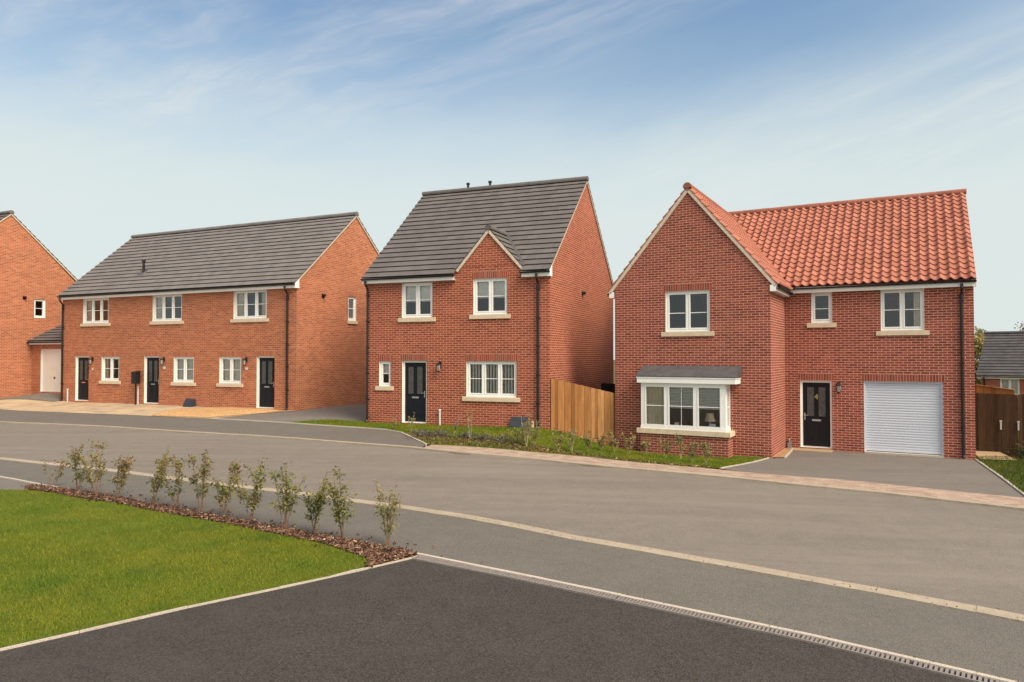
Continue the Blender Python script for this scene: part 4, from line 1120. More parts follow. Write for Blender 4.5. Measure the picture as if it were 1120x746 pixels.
# ================================================================== L shaped house with garage (right)
def right_house():
    W, D, E, Rz = W3, D3, E3, R3
    root = house_root('3', 'large red brick house with red pantile roof, bay window and white garage door', 'house', 'brick_house')
    ov = .2; ez = E + .18; rv = D / 2; sl = (Rz - ez) / (rv + ov); ztop = ez + sl * ov - .03
    X = lambda u: W - u
    m = MB()
    fr = Fr((-W, 0, 0), (1, 0, 0), (0, 1, 0))
    holes = [(X(2.37), X(1.23), 3.70, 4.94), (X(4.32), X(3.72), 3.98, 4.94), (X(4.67), X(3.745), .05, 2.16), (X(2.85), X(.785), .03, 2.17)]
    sold = [soldier(X(4.67), X(3.745), 2.16 + .01), soldier(X(2.85), X(.785), 2.17)]
    wall(m, fr, W, -.6, ztop, holes, sold, uo=.05)
    sr = Fr((0, 0, 0), (0, 1, 0), (-1, 0, 0))
    wall(m, sr, D, -.6, ztop); gable(m, sr, [(0, ztop), (D, ztop), (rv, Rz - .05)])
    sf = Fr((-U3, D, 0), (0, -1, 0), (1, 0, 0))
    wall(m, sf, D - PJ, -.6, ztop - .25); gable(m, sf, [(0, ztop - .25), (D + .0, ztop - .25), (D + .0, ztop), (rv, Rz - .05), (0, ztop)])
    wall(m, Fr((0, D, 0), (-1, 0, 0), (0, -1, 0)), U3, -.6, ztop)
    # projecting wing: front gable and reveal
    wf = Fr((-U3, PJ, 0), (1, 0, 0), (0, 1, 0)); WW = U3 - W
    ww = lambda u: U3 - u
    we = 5.0; wa = 8.12; wc = WW / 2
    wsl = (wa - we) / (wc + .2)
    wt = we + wsl * .2 - .04
    wh = [(ww(8.23), ww(6.857), 3.69, 4.94), (ww(8.70), ww(6.40), .80, 2.06)]
    wall(m, wf, WW, -.6, wt, wh, [soldier(ww(8.23), ww(6.857), 4.94)], reveal=.15, uo=.12)
    gable(m, wf, [(0, wt), (WW, wt), (wc, wa - .06)], .12)
    rvw = Fr((-W, PJ, 0), (0, 1, 0), (-1, 0, 0))
    wall(m, rvw, -PJ, -.6, wt - .02, uo=.07)
    m.build('wall', [M['brick_brown'], M['soldier_brown']], root)
    window(root, fr, X(2.37), X(1.23), 3.70, 4.94, 2, .5, 'right')
    window(root, fr, X(4.32), X(3.72), 3.98, 4.94, 1, .45, 'none', fw=.06)
    window(root, wf, ww(8.23), ww(6.857), 3.69, 4.94, 2, .45, 'none')
    front_door(root, fr, X(4.67), X(3.745), .05, 2.16, M['door_black'], '4', 'left')
    wall_lamp(root, fr, X(3.546), 1.98)
    downpipe(root, fr, X(.30), E + .08, 0.0)
    # roller garage door
    gd = empty('garage_door', fr.p(X(1.82), .09, .03)); gd.parent = root
    g = Fr(fr.O - gd.location, fr.A, fr.D)
    s = MB(); z = .05; a0, a1 = X(2.85) + .045, X(.785) - .045
    while z < 2.12:
        h = .0762
        pts = [(0.0, 0.0), (.004, -.004), (.012, -.008), (.030, -.011), (.048, -.011), (.066, -.008), (.072, -.004), (h, 0.0)]
        for (p, q), (r_, t_) in zip(pts, pts[1:]):
            s.face([g.p(a0, .10 + q, z + p), g.p(a1, .10 + q, z + p), g.p(a1, .10 + t_, z + r_), g.p(a0, .10 + t_, z + r_)])
        z += h
    s.build('door_slats', M['garage_white'], gd)
    s = MB(); s.fbox(g, X(2.85), X(2.85) + .05, .05, .12, .03, 2.17); s.fbox(g, X(.785) - .05, X(.785), .05, .12, .03, 2.17); s.fbox(g, X(2.85) + .05, X(.785) - .05, .05, .12, 2.12, 2.17)
    s.build('frame', M['garage_white'], gd)
    s = MB(); s.fbox(g, X(2.85), X(.785), -.04, .12, -.06, .028); s.build('threshold', M['pin_kerb'], gd)
    # sandstone step by the door
    s = MB(); s.fbox(fr, X(4.92), X(3.72), -.62, -.002, -.3, .018); s.build('doorstep', M['sandpath'], root)
    v = MB(); v.box(-5.05, -4.95, -.11, -.003, -.05, .17); v.tube([(-5.0, -.055, .171), (-5.0, -.055, .24), (-5.0, -.02, .29)], .03, 8); v.build('gas_riser', M['riser'], root)
    # ---- bay window
    by = PJ - .60
    bay = empty('bay_window', (-7.52, PJ, 0)); bay.parent = root
    off = Vector(bay.location)
    bf = Fr(Vector((-8.83, by, 0)) - off, (1, 0, 0), (0, 1, 0)); BW = 8.83 - 6.27
    b = MB()
    fr2 = Fr(Vector((-8.85, by - .01, 0)) - off, (1, 0, 0), (0, 1, 0))
    wall(b, fr2, 8.85 - 6.20, -.6, .58, uo=.02)
    wall(b, Fr(Vector((-6.20, by - .01, 0)) - off, (0, 1, 0), (-1, 0, 0)), .61, -.6, .58)
    wall(b, Fr(Vector((-8.85, PJ, 0)) - off, (0, -1, 0), (1, 0, 0)), .61, -.6, .58)
    b.build('bay_wall', [M['brick_brown'], M['soldier_brown']], bay)
    b = MB(); b.box(-8.95 - off.x, -6.13 - off.x, by - .07 - off.y, -.003, .583, .725); b.build('sill', M['stone'], bay)
    # frames: three lights in front, one each side
    zb0, zb1 = .728, 2.12
    b = MB(); d0, d1 = 0.0, .07
    b.fbox(bf, 0, BW, d0, d1, zb1 - .075, zb1); b.fbox(bf, -.01, BW + .01, d0 - .02, d1, zb0, zb0 + .085)
    posts = [0.0, .77, 1.66, BW - .115]
    pw = [.115, .07, .07, .115]
    for p, w in zip(posts, pw): b.fbox(bf, p, p + w, d0, d1, zb0 + .085, zb1 - .075)
    sd = Fr(Vector((-6.27, by, 0)) - off, (0, 1, 0), (-1, 0, 0)); sdl = Fr(Vector((-8.83, PJ, 0)) - off, (0, -1, 0), (1, 0, 0))
    for f in (sd, sdl):
        e0, e1 = (.071, .597) if f is sd else (.003, .529)
        b.fbox(f, e0, e1, 0, .07, zb1 - .075, zb1); b.fbox(f, e0, e1, -.01, .07, zb0, zb0 + .085)
        b.fbox(f, e0, e0 + .06, 0, .07, zb0 + .085, zb1 - .075); b.fbox(f, e1 - .06, e1, 0, .07, zb0 + .085, zb1 - .075)
    b.build('frame', M['upvc'], bay)
    gls = MB()
    cells = [(.115, .77), (.84, 1.66), (1.73, BW - .115)]
    def sash(f, c0, c1, mid=True):
        s = MB(); zz0, zz1 = zb0 + .087, zb1 - .077; w = .045; c0 += .002; c1 -= .002
        s.fbox(f, c0, c1, -.012, .05, zz1 - w, zz1); s.fbox(f, c0, c1, -.012, .05, zz0, zz0 + w)
        s.fbox(f, c0, c0 + w, -.012, .05, zz0 + w, zz1 - w); s.fbox(f, c1 - w, c1, -.012, .05, zz0 + w, zz1 - w)
        zb = zz0 + (zz1 - zz0) * .5
        s.fbox(f, c0 + w, c1 - w, .02, .045, zb - .012, zb + .012)
        if mid: s.fbox(f, (c0 + c1) / 2 - .006, (c0 + c1) / 2 + .006, .022, .044, zz0 + w, zz1 - w)
        s.build('sash', M['upvc'], bay)
        gls.face([f.p(c0 + w, .03, zz0 + w), f.p(c1 - w, .03, zz0 + w), f.p(c1 - w, .03, zz1 - w), f.p(c0 + w, .03, zz1 - w)])
    for i, (c0, c1) in enumerate(cells): sash(bf, c0, c1, i == 1)
    sash(sd, .131, .537, False); sash(sdl, .063, .469, False)
    gls.build('pane', M['glass'], bay)
    # blinds and curtain
    for c0, c1 in cells[1:]:
        curtains(bay, bf, c0 + .01, c1 - .01, zb0 + .1, zb1 - .08, .085, 'venetian', None)
    mb = MB(); wavy(mb, bf, .13, .66, zb0 + .09, zb1 - .08, .11); mb.build('curtain', M['curtain'], bay, smooth=True)
    ins = MB(); ins.fbox(bf, .08, BW - .08, .09, .74, zb0 + .002, zb0 + .06); ins.build('window_board', M['upvc'], bay)
    # roof of the bay: fascia and lead
    b = MB(); b.box(-8.93 - off.x, -5.97 - off.x, by - .09 - off.y, -.003, 2.122, 2.27)
    b.box(-8.95 - off.x, -5.95 - off.x, by - .105 - off.y, -.003, 2.2705, 2.30)
    b.build('fascia', M['fascia'], bay)
    b = MB(); y0 = by - .11 - off.y
    b.hexa([(-8.96 - off.x, y0, 2.302), (-5.94 - off.x, y0, 2.302), (-5.94 - off.x, -.004, 2.302), (-8.96 - off.x, -.004, 2.302),
            (-8.96 - off.x, y0, 2.33), (-5.94 - off.x, y0, 2.33), (-5.94 - off.x, -.004, 2.64), (-8.96 - off.x, -.004, 2.64)])
    for k in range(1, 5):
        xx = -8.96 - off.x + 3.02 * k / 5
        b.hexa([(xx - .018, y0 - .002, 2.331), (xx + .018, y0 - .002, 2.331), (xx + .018, -.005, 2.641), (xx - .018, -.005, 2.641), (xx - .012, y0 - .002, 2.35), (xx + .012, y0 - .002, 2.35), (xx + .012, -.005, 2.66), (xx - .012, -.005, 2.66)])
    b.build('lead_roof', M['lead'], bay)
    # ---- main roof in pantiles
    L = math.hypot(Rz - ez, rv + ov); m = MB()
    def keep(s):
        if s * math.cos(math.atan(sl)) < .5: return [(U3 - W + .04, U3 + .10)]
        return [(0.0, U3 + .10)]
    slope(m, (-U3 - .04, -ov, ez), (1, 0, 0), (0, rv + ov, Rz - ez), U3 + .10, L, .295, 'pan', False, keep=keep)
    S = Vector((0, rv + ov, Rz - ez)).normalized(); O = Vector((-U3 - .04, -ov, ez)); Nn = Vector((0, -sl, 1)).normalized() * -.006
    def q(a, s): return O + Vector((a, 0, 0)) + S * s + Nn
    m.face([q(U3 - W + .04, 0.02), q(U3 + .1, .02), q(U3 + .1, .6), q(U3 - W + .04, .6)]); m.face([q(0, .6), q(U3 + .1, .6), q(U3 + .1, L), q(0, L)])
    slope(m, (.06, D + ov, ez), (-1, 0, 0), (0, -(rv + ov), Rz - ez), U3 + .10, L, .295, 'flat')
    rf = m.build('roof', M['pantile'], root)
    r = MB(); ridge(r, (-U3 - .05, rv, Rz + .075), (.09, rv, Rz + .075), .13); r.build('ridge', M['ridge_red'], rf)
    v = MB()
    sv = Fr((-.002, 0, 0), (0, 1, 0), (-1, 0, 0)); verge_strip(v, sv, -ov + .02, ez - .01, rv, Rz - .01, .055, .05); verge_strip(v, sv, D + ov - .02, ez - .01, rv + .001, Rz - .01, .055, .05)
    v.build('verge', M['verge'], rf)
    # ---- wing roof
    m = MB(); xc = -(U3 + W) / 2; xe0, xe1 = -U3 - .2, -W + .2; Lw = math.hypot(xc - xe0, wa - we); ye = 3.9
    slope(m, (xe1, PJ - .06, we), (0, 1, 0), (xc - xe1, 0, wa - we), ye - PJ + .06, Lw, .295, 'pan')
    slope(m, (xe0, ye, we), (0, -1, 0), (xc - xe0, 0, wa - we), ye - PJ + .06, Lw, .295, 'pan')
    wr = m.build('wing_roof', M['pantile'], root)
    r = MB(); ridge(r, (xc, PJ - .09, wa + .075), (xc, ye - .2, wa + .075), .13); r.build('ridge', M['ridge_red'], wr)
    for ae, ac in ((-.19, wc), (WW + .19, wc + .001)):
        v = MB(); verge_strip(v, wf, ae, we - .012, ac, wa - .012, .085, .055); v.build('verge', M['verge'], wr)
    f = MB()
    f.box(-W + .145, W * 0 + .04, -.165, -.145, E, E + .165); f.box(-W + .147, .04, -.144, -.001, E + .002, E + .014)
    f.build('fascia', M['fascia'], root); f = MB()
    f.box(-W + .145, -W + .165, PJ - .05, -.166, we - .18, we - .02); f.box(-W + .001, -W + .144, PJ - .05, -.166, we - .178, we - .166)
    f.build('fascia', M['fascia'], root); f = MB()
    f.box(-U3 - .165, -U3 - .145, PJ - .05, D, we - .18, we - .02)
    f.build('fascia', M['fascia'], root)
    for xx in (.041,): f = MB(); f.hexa([(xx, -.17, E - .002), (xx + .02, -.17, E - .002), (xx + .02, .06, E - .002), (xx, .06, E - .002), (xx, -.17, E + .17), (xx + .02, -.17, E + .17), (xx + .02, .06, E + .17 + sl * .2), (xx, .06, E + .17 + sl * .2)])
    f.build('eaves_box', M['fascia'], root)
    # box ends of the wing eaves
    for x0, x1 in ((-U3 - .17, -U3 + .0), (-W - .0, -W + .17)):
        f = MB(); f.box(x0, x1, PJ - .055, PJ - .049, we - .185, we + .0); f.build('eaves_box', M['fascia'], root)
    gutter(root, (-W + .28, -.222, E + .165), (.06, -.222, E + .165)); gutter(root, (-W + .225, PJ - .02, we - .05), (-W + .225, -.17, we - .05)); gutter(root, (-U3 - .225, D, we - .05), (-U3 - .225, PJ - .02, we - .05))
    return root

# ================================================================== left edge: gable of the next house and its lean-to garage
def left_house():
    x, y = hw('1', 17.8, -4.93)
    root = empty('brick_house', (x, y, H['1'][2]), -H['1'][3], 'plain orange brick gable end with one small window at the left edge of the street', 'house')
    W, D, E, Rz = 8.0, 8.9, 4.95, 9.24
    sh = [(4.93 + .70, 4.93 + 1.27, 4.12, 5.08)]
    fh = [(W - 3.3, W - 1.5, 3.70, 4.86), (W - 3.3, W - 1.5, 1.03, 2.13)]
    fr, sr, sf, sl, zt = simple_house(root, W, D, E, Rz, M['brick_org'], M['soldier_org'], fh, [], [], [])
    bpy.data.objects.remove(root.children[0])
    m = MB(); ztop = zt
    wall(m, fr, W, -.6, ztop, fh); 
    # side wall: the window reaches into the gable, so the band between is cut from both
    wall(m, sr, D, -.6, 5.10, sh, uo=.1)
    def aw(z): return (z - ztop) / ((Rz - .05 - ztop) / (D / 2))
    k = max(0.0, aw(5.10)); gable(m, sr, [(k, 5.10), (D - k, 5.10), (D / 2, Rz - .05)], .1)
    wall(m, sf, D, -.6, ztop); gable(m, sf, [(0, ztop), (D, ztop), (D / 2, Rz - .05)]); wall(m, Fr((0, D, 0), (-1, 0, 0), (0, -1, 0)), W, -.6, ztop)
    m.build('wall', [M['brick_org'], M['soldier_org']], root)
    for h in fh: window(root, fr, *h, 3, .5, 'sides')
    window(root, sr, *sh[0], 1, .5, 'none', sill=False)
    wall_vent(root, sr, 4.93 + .22, 5.1)
    roof_two_slopes(root, W, D, E, Rz, 'tile_grey', 'tile_grey')
    # garage between the two houses
    gx, gy = hw('1', 17.79, .62)
    gr = empty('garage', (gx, gy, H['1'][2] + .38), -H['1'][3], 'small brick garage with cream door tucked between the left gable and the terrace', 'garage')
    Wg, z0, z1 = 3.34, -.6, 2.44
    fr = Fr((0, 0, 0), (1, 0, 0), (0, 1, 0)); m = MB()
    wall(m, fr, Wg, z0, z1, [(.72, 2.72, 0.0, 2.13)], [], .12)
    m.build('wall', [M['brick_org'], M['soldier_org']], gr)
    d = MB(); d.fbox(fr, .72, .78, .06, .12, 0, 2.13); d.fbox(fr, 2.66, 2.72, .06, .12, 0, 2.13); d.fbox(fr, .78, 2.66, .06, .12, 2.07, 2.13); d.build('door_frame', M['upvc'], gr)
    d = MB(); d.fbox(fr, .782, 2.658, .075, .11, .01, 2.068)
    for k in range(1, 12): d.fbox(fr, .782 + k * .156 - .012, .782 + k * .156 + .012, .068, .0745, .03, 2.05)
    gd = d.build('garage_door', M['garage_cream'], gr)
    d = MB(); d.fbox(fr, 1.68, 1.78, .045, .067, .66, .74); d.build('handle', M['black'], gd)
    m = MB(); ze = 2.53; rise = 1.75; run = 3.4
    slope(m, (-.001, -.22, ze), (1, 0, 0), (0, run, rise), Wg, math.hypot(run, rise), .31); gf = m.build('roof', M['tile_grey'], gr)
    f = MB(); f.box(.0, Wg - .01, -.17, -.15, 2.36, 2.51); f.build('fascia', M['fascia'], gr); gutter(gr, (0.0, -.235, 2.49), (Wg - .03, -.235, 2.49))
    downpipe(gr, fr, Wg - .24, 2.44, 0.0, -.235)

terrace(); middle_house(); right_house(); left_house()
# ================================================================== fences
def board_fence(name, p0, p1, z0a, z0b, h, mat, label, posts=True, boards=0.10, gravel=True, cap=False, ha=None, cat='fence', gates=False):
    p0, p1 = np.array(p0, float), np.array(p1, float); L = np.linalg.norm(p1 - p0); t = (p1 - p0) / L
    root = empty(name, (p0[0], p0[1], z0a), math.atan2(t[1], t[0]), label, cat)
    hb = h if ha is None else ha
    m = MB(); n = int(L / boards); bw = L / n
    for k in range(n):
        f = (k + .5) / n; z0 = (z0b - z0a) * f + (.16 if gravel else .03); zt = (z0b - z0a) * f + h + (hb - h) * f
        j = random.uniform(-.006, .006); th = .016 if k % 2 else .024
        q = lambda a, b, z, y0, y1: [(a, y0, z), (b, y0, z), (b, y1, z), (a, y1, z)]
        a, b = k * bw + .002, (k + 1) * bw - .003 + (.012 if k % 2 == 0 else 0)
        y0 = -.03 - (0.012 if k % 2 == 0 else 0)
        gr_ = (z0b - z0a + hb - h) / L; y1 = y0 + th
        m.hexa(q(a, b, z0, y0, y1) + [(a, y0 + .006, zt + j - gr_ * bw / 2), (b, y0, zt + j + gr_ * bw / 2), (b, y1, zt + j + gr_ * bw / 2), (a, y1, zt + j - gr_ * bw / 2)])
        for i in range(len(m.uv) - 24, len(m.uv)): m.uv[i] = (m.uv[i][0] * .0 + k * .1 + .05 + random.uniform(-.04, .04), m.uv[i][1])
        c = len(m.v) - 24
        for i in range(24): m.uv[c + i] = (k * .1 + .05 + (m.v[c + i][0] - (a + b) / 2) * .8, m.v[c + i][2] + k * 1.37)
    m.build('boards', M[mat], root)
    if gravel:
        g = MB(); g.hexa([(0, -.05, -.25), (L, -.05, z0b - z0a - .25), (L, -.02, z0b - z0a - .25), (0, -.02, -.25), (0, -.05, .155), (L, -.05, z0b - z0a + .155), (L, -.02, z0b - z0a + .155), (0, -.02, .155)]); g.build('gravel_board', M[mat], root)
    r = MB()
    for zz in (.35, h * .5, h - .25):
        r.hexa([(0, .0, zz), (L, .0, zz + z0b - z0a), (L, .05, zz + z0b - z0a), (0, .05, zz), (0, .0, zz + .08), (L, .0, zz + .08 + z0b - z0a), (L, .05, zz + .08 + z0b - z0a), (0, .05, zz + .08)])
    r.build('rail', M[mat], root)
    if cap:
        g = MB(); g.hexa([(0, -.06, h + .0), (L, -.06, hb + z0b - z0a), (L, .03, hb + z0b - z0a), (0, .03, h), (0, -.06, h + .03), (L, -.06, hb + z0b - z0a + .03), (L, .03, hb + z0b - z0a + .03), (0, .03, h + .03)]); g.build('capping', M[mat], root)
    if posts:
        k = 0.0
        while k <= L + .01:
            z = (z0b - z0a) * k / L
            p = MB(); p.box(max(k - .05, 0), k + .05, .0, .1, z - .3, z + h + (hb - h) * k / L - .03); p.build('post', M[mat], root); k += 1.8
    return root
a, b = hw('2', -.01, .03), hw('3', U3 + .02, PJ + .18)
fence_mid = board_fence('garden_fence', a, b, G(*a) - .05, G(*b) - .02, 1.71, 'wood_tan', 'fresh tan closeboard fence filling the gap between the middle and right houses', boards=.115, ha=1.81)
sm = MB(); sm.box(1.13, 1.17, -.064, -.046, .0, 1.6); 
a, b = hw('2', -.15, 6.0), hw('3', U3 + .1, 4.2)
board_fence('garden_fence', a, b, G(*a) - .3, G(*b) - .1, 1.78, 'wood_dark', 'dark fence seen over the top of the tan fence')
a, b = hw('3', -.02, 2.35), hw('3', -9.5, 1.2)
gf = board_fence('garden_fence', a, b, -.53, -.62, 1.82, 'wood_brown', 'dark brown board fence with gate to the right of the garage house')
lt_ = MB()
for x in (.78, 1.22):
    lt_.box(x - .03, x + .03, -.075, -.052, .95, 1.0); lt_.box(x - .02, x + .02, -.075, -.052, .72, .94)
lt_.build('gate_latch', M['grey_plastic'], gf)
a, b = hw('3', -.1, 4.6), hw('3', -1.35, 4.3)
board_fence('garden_fence', a, b, -.45, -.62, 1.93, 'wood_tan', 'pale timber fence top showing behind the brown fence', posts=False, cap=True)

# ================================================================== post mounted box on the terrace forecourt
x, y = hw('1', 8.93, -.25)
pb = empty('post_box', (x, y, G(x, y) + .02), -H['1'][3], 'small black box on a thin black post beside the middle terrace door', 'post box')
m = MB(); m.tube([(0, 0, -.2), (0, 0, .95)], .035, 8); m.build('post', M['black'], pb)
m = MB(); m.box(-.15, .15, -.11, .11, .93, 1.42); m.hexa([(-.17, -.14, 1.421), (.17, -.14, 1.421), (.17, .13, 1.421), (-.17, .13, 1.421), (-.16, -.10, 1.46), (.16, -.10, 1.46), (.16, .12, 1.50), (-.16, .12, 1.50)])
m.box(-.11, .11, -.118, -.1105, 1.30, 1.33); m.box(-.12, .12, -.116, -.1105, .98, 1.24); m.build('box', M['black'], pb)

# small things standing inside the bay window
def on_bay(a, d): 
    th = H['3'][3]; x, y = hw('3', 8.83 - a, PJ - .60 + d); return (x, y, H['3'][2] + .79)
for i, (aa, lab) in enumerate(((1.02, 'small white picture frame standing behind the middle bay pane'), (2.10, 'white picture frame behind the right hand bay pane'))):
    m = MB(); w = .07 + .02 * i; h = .13
    for q in ((-w, -w + .015, 0, h), (w - .015, w, 0, h), (-w + .015, w - .015, 0, .015), (-w + .015, w - .015, h - .015, h)): m.box(q[0], q[1], -.01, .01, q[2], q[3])
    m.box(-w + .015, w - .015, .0, .008, .015, h - .015)
    o = m.build('picture_frame', M['upvc']); o.location = on_bay(aa, .30); o.rotation_euler = (R(-12), 0, -H['3'][3]); tag(o, lab, 'picture frame')
m = MB(); prof = [(0, .05), (.02, .055), (.06, .03), (.16, .015), (.18, .015)]
pts = [(0, 0, z) for z, r in prof]; m.tube(pts, [r for z, r in prof], 12)
lampt = empty('table_lamp', on_bay(1.95, .62), 0, 'cream shaded table lamp behind the right hand bay pane', 'lamp')
m.build('lamp_base', M['grey_plastic'], lampt); m = MB(); m.tube([(0, 0, .18), (0, 0, .42)], [.17, .10], 16); m.build('lamp_shade', M['vase'], lampt)

# ================================================================== planting
LEAF = np.array([(-.5, 0, 0), (0, .32, .06), (.5, 0, 0), (0, -.32, .06)])
def leaf_quads(C, size, n_up=0.4):
    """rhombic leaves at the points C"""
    n = len(C); V = np.empty((n, 4, 3))
    a = rng.uniform(0, 2 * np.pi, n); e = rng.normal(0.35, 0.55, n); r = rng.uniform(-.9, .9, n)
    X = np.c_[np.cos(a) * np.cos(e), np.sin(a) * np.cos(e), np.sin(e)]
    T = np.c_[-np.sin(a), np.cos(a), 0 * a]; Nn = np.cross(X, T)
    Y = T * np.cos(r)[:, None] + Nn * np.sin(r)[:, None]; Z = np.cross(X, Y)
    s = size * rng.uniform(.6, 1.3, n)
    for k in range(4):
        V[:, k] = C + (X * LEAF[k, 0] + Y * LEAF[k, 1] + Z * LEAF[k, 2]) * s[:, None]
    return V.reshape(-1, 3)
def leaves(name, C, size, mat, parent, mats=None, mi=None):
    V = leaf_quads(np.asarray(C), size)
    return npmesh(name, V, np.arange(len(V)).reshape(-1, 4), mat, parent, mats, mi)

def shrub(x, y, h, w, label, group, n_stem=5, n_leaf=150, size=.045, mats=('leaf_green', 'leaf_red'), stem='stem', bare=.28, name='young_shrub', lean=0.0, cat='shrub', red=.3, z=None):
    z = G(x, y) + .03 if z is None else z
    root = empty(name, (x, y, z), 0, label, cat, group)
    s = MB(); C = []; mi = []
    for k in range(n_stem):
        a = random.uniform(0, 6.283); sp = w * random.uniform(.15, .50); hh = h * random.uniform(.62, 1.0) if k else h
        p0 = Vector((random.uniform(-.02, .02), random.uniform(-.02, .02), -.05))
        tip = Vector((math.cos(a) * sp + lean, math.sin(a) * sp, hh))
        mid = p0.lerp(tip, .5) + Vector((random.uniform(-.03, .03), random.uniform(-.03, .03), .05)) * h
        pts = []
        for j in range(7):
            f = j / 6; pts.append(p0 * (1 - f) ** 2 + mid * 2 * f * (1 - f) + tip * f * f)
        s.tube(pts, [(.0055 * h * (1 - .7 * j / 6) + .0012) for j in range(7)], 5, False)
        tw = [(pts, bare)]
        for q in range(random.randint(2, 4)):
            j = random.randint(2, 5); b0 = pts[j]; aa = random.uniform(0, 6.283); l = w * random.uniform(.2, .42)
            b1 = b0 + Vector((math.cos(aa) * l * .7, math.sin(aa) * l * .7, l * random.uniform(.5, 1.3)))
            if b1.z > h * 1.02: b1.z = h * 1.02
            s.tube([b0, b0.lerp(b1, .5) + Vector((0, 0, .01)), b1], [.003 * h + .001, .002 * h + .001, .0012], 4, False)
            tw.append(([b0, b1], 0.1))
        nl = max(3, int(n_leaf / n_stem / len(tw)))
        for pp, lo in tw:
            for _ in range(nl if pp is not pts else int(nl * 1.6)):
                f = lo + (1 - lo) * random.random() ** 1.0
                g = f * (len(pp) - 1); i = min(int(g), len(pp) - 2); c = pp[i].lerp(pp[i + 1], g - i)
                c = c + Vector((random.gauss(0, .030), random.gauss(0, .030), random.gauss(0, .028))) * (.6 + h * .5)
                C.append(tuple(c)); mi.append(1 if random.random() < red * (c.z / h) ** 1.5 else 0)
    s.build('stems', M[stem], root)
    leaves('foliage', np.array(C), size, None, root, [M[mats[0]], M[mats[1]]], mi)
    return root
near_h = [.50, .80, .90, .74, .92, .80, .92, .76, .90, .90, .84, .96, .80]
near_w = [.55, .62, .50, .62, .46, .42, .50, .44, .60, .52, .50, .50, .46]
near_d = [70, 210, 190, 300, 230, 190, 240, 240, 280, 290, 300, 260, 170]
NEAR = 'young shrubs along the mulch bed'
lab = ['sparse low shrub with few leaves at the far left end of the mulch bed', 'reddish tipped shrub next to the sparse one at the far left of the bed', 'tall thin shrub between two bushier ones near the left of the mulch row',
       'wide leafy shrub with pale yellow centre, fourth from the left of the mulch row', 'upright bare stemmed shrub in line with the middle terrace door', 'narrow shrub, sixth from the left of the mulch row', 'tall shrub with pale top, seventh from the left of the mulch row',
       'two pronged shrub in line with the meter box of the terrace', 'broad three pronged shrub in front of the right terrace door', 'tapering shrub sixth from the corner end, dense at its foot', 'dense dark leaved shrub, third from the corner end of the mulch row',
       'tall loose shrub with several bare stems, second from the corner end of the mulch row', 'lone spindly shrub at the corner end of the mulch bed beside the drain']
lab[9] = 'tapering shrub just left of the dense dark leaved one in the mulch row'
for i, (x, y) in enumerate(F['shrubs_near']):
    random.seed(100 + i)
    shrub(x, y, near_h[i], near_w[i], lab[i], NEAR, 5 if i else 4, int(near_d[i] * 2.5), .043, ('leaf_green' if i not in (3,) else 'leaf_pale', 'leaf_red' if i < 8 else 'leaf_pale'), red=.40 if i not in (10, 4) else .2, lean=.09 * math.sin(i * 2.1))
FAR = 'spindly young plants along the front lawn'
flab = ['yellowish spindly plant by the left end of the tan fence', 'pale spindly plant in front of the middle of the left fence panel', 'spindly plant in front of the right half of the tan fence', 'thin plant near the right end of the tan fence', 'thin plant before the wall left of the bay window', 'fuller pale plant at the left corner of the bay window',
        'leafy plant under the left pane of the bay', 'plant under the middle pane of the bay', 'dull plant under the right pane of the bay', 'yellow tipped bushy plant under the right part of the bay', 'outermost plant of the lawn row, next to the garage drive']
for i, (x, y) in enumerate(F['shrubs_far']):
    random.seed(200 + i)
    shrub(x, y, .56 + .06 * math.sin(i * 1.7), .40, flab[i], FAR, 4, 180, .06, ('leaf_pale', 'leaf_green' if i != 9 else 'leaf_pale'), 'stem_pale', .35, 'young_plant', red=.6, cat='plant')
slab = ['wispy sapling at the left corner of the middle house', 'leaning wispy sapling left of the middle house door', 'taller wispy sapling in front of the middle house door', 'greyish upright lavender plant near the vent pipe', 'tall thin sapling under the wide ground floor window', 'tall yellowish shrub in front of the meter box', 'pale shrub right of the meter box']
hs = [.45, .40, .62, .48, .85, .85, .70]
for i, (x, y) in enumerate(F['sap_h2']):
    random.seed(300 + i)
    shrub(x, y, hs[i], .35 if i < 5 else .6, slab[i], 'saplings in the middle front garden', 3 if i < 5 else 6, 60 if i < 5 else 190, .06, ('leaf_grey', 'leaf_grey') if i == 3 else ('leaf_pale', 'leaf_green'), 'stem_pale', .4, 'sapling', red=.4, cat='sapling')
def clump(x, y, r, h, n, mat, label, group=None, name='low_plant', size=.06, cat='plant'):
    root = empty(name, (x, y, G(x, y) + .02), 0, label, cat, group)
    q = rng.normal(0, 1, (n, 3)); q /= np.linalg.norm(q, axis=1)[:, None]; q[:, 2] = abs(q[:, 2]); q *= (rng.random(n) ** .4)[:, None]
    lump = 1 + .35 * np.sin(3 * np.arctan2(q[:, 1], q[:, 0]) + x)
    C = q * np.c_[r * lump, r * lump, h * (0.75 + .25 * lump)]
    leaves('foliage', C, size, M[mat], root)
    s = MB()
    for k in range(7):
        a = random.uniform(0, 6.28); s.tube([(0, 0, -.03), (math.cos(a) * r * .4, math.sin(a) * r * .4, h * .5), (math.cos(a) * r * .8, math.sin(a) * r * .8, h * .8)], [.006, .004, .002], 4, False)
    s.build('stems', M['stem'], root)
    return root
clump(-2.65, 21.07, .42, .26, 420, 'leaf_grey', 'grey lavender cushion at the left end of the front bed', 'low plants in the middle front bed')
clump(-2.10, 21.0, .36, .22, 330, 'leaf_grey', 'second grey lavender cushion, right of the first', 'low plants in the middle front bed')
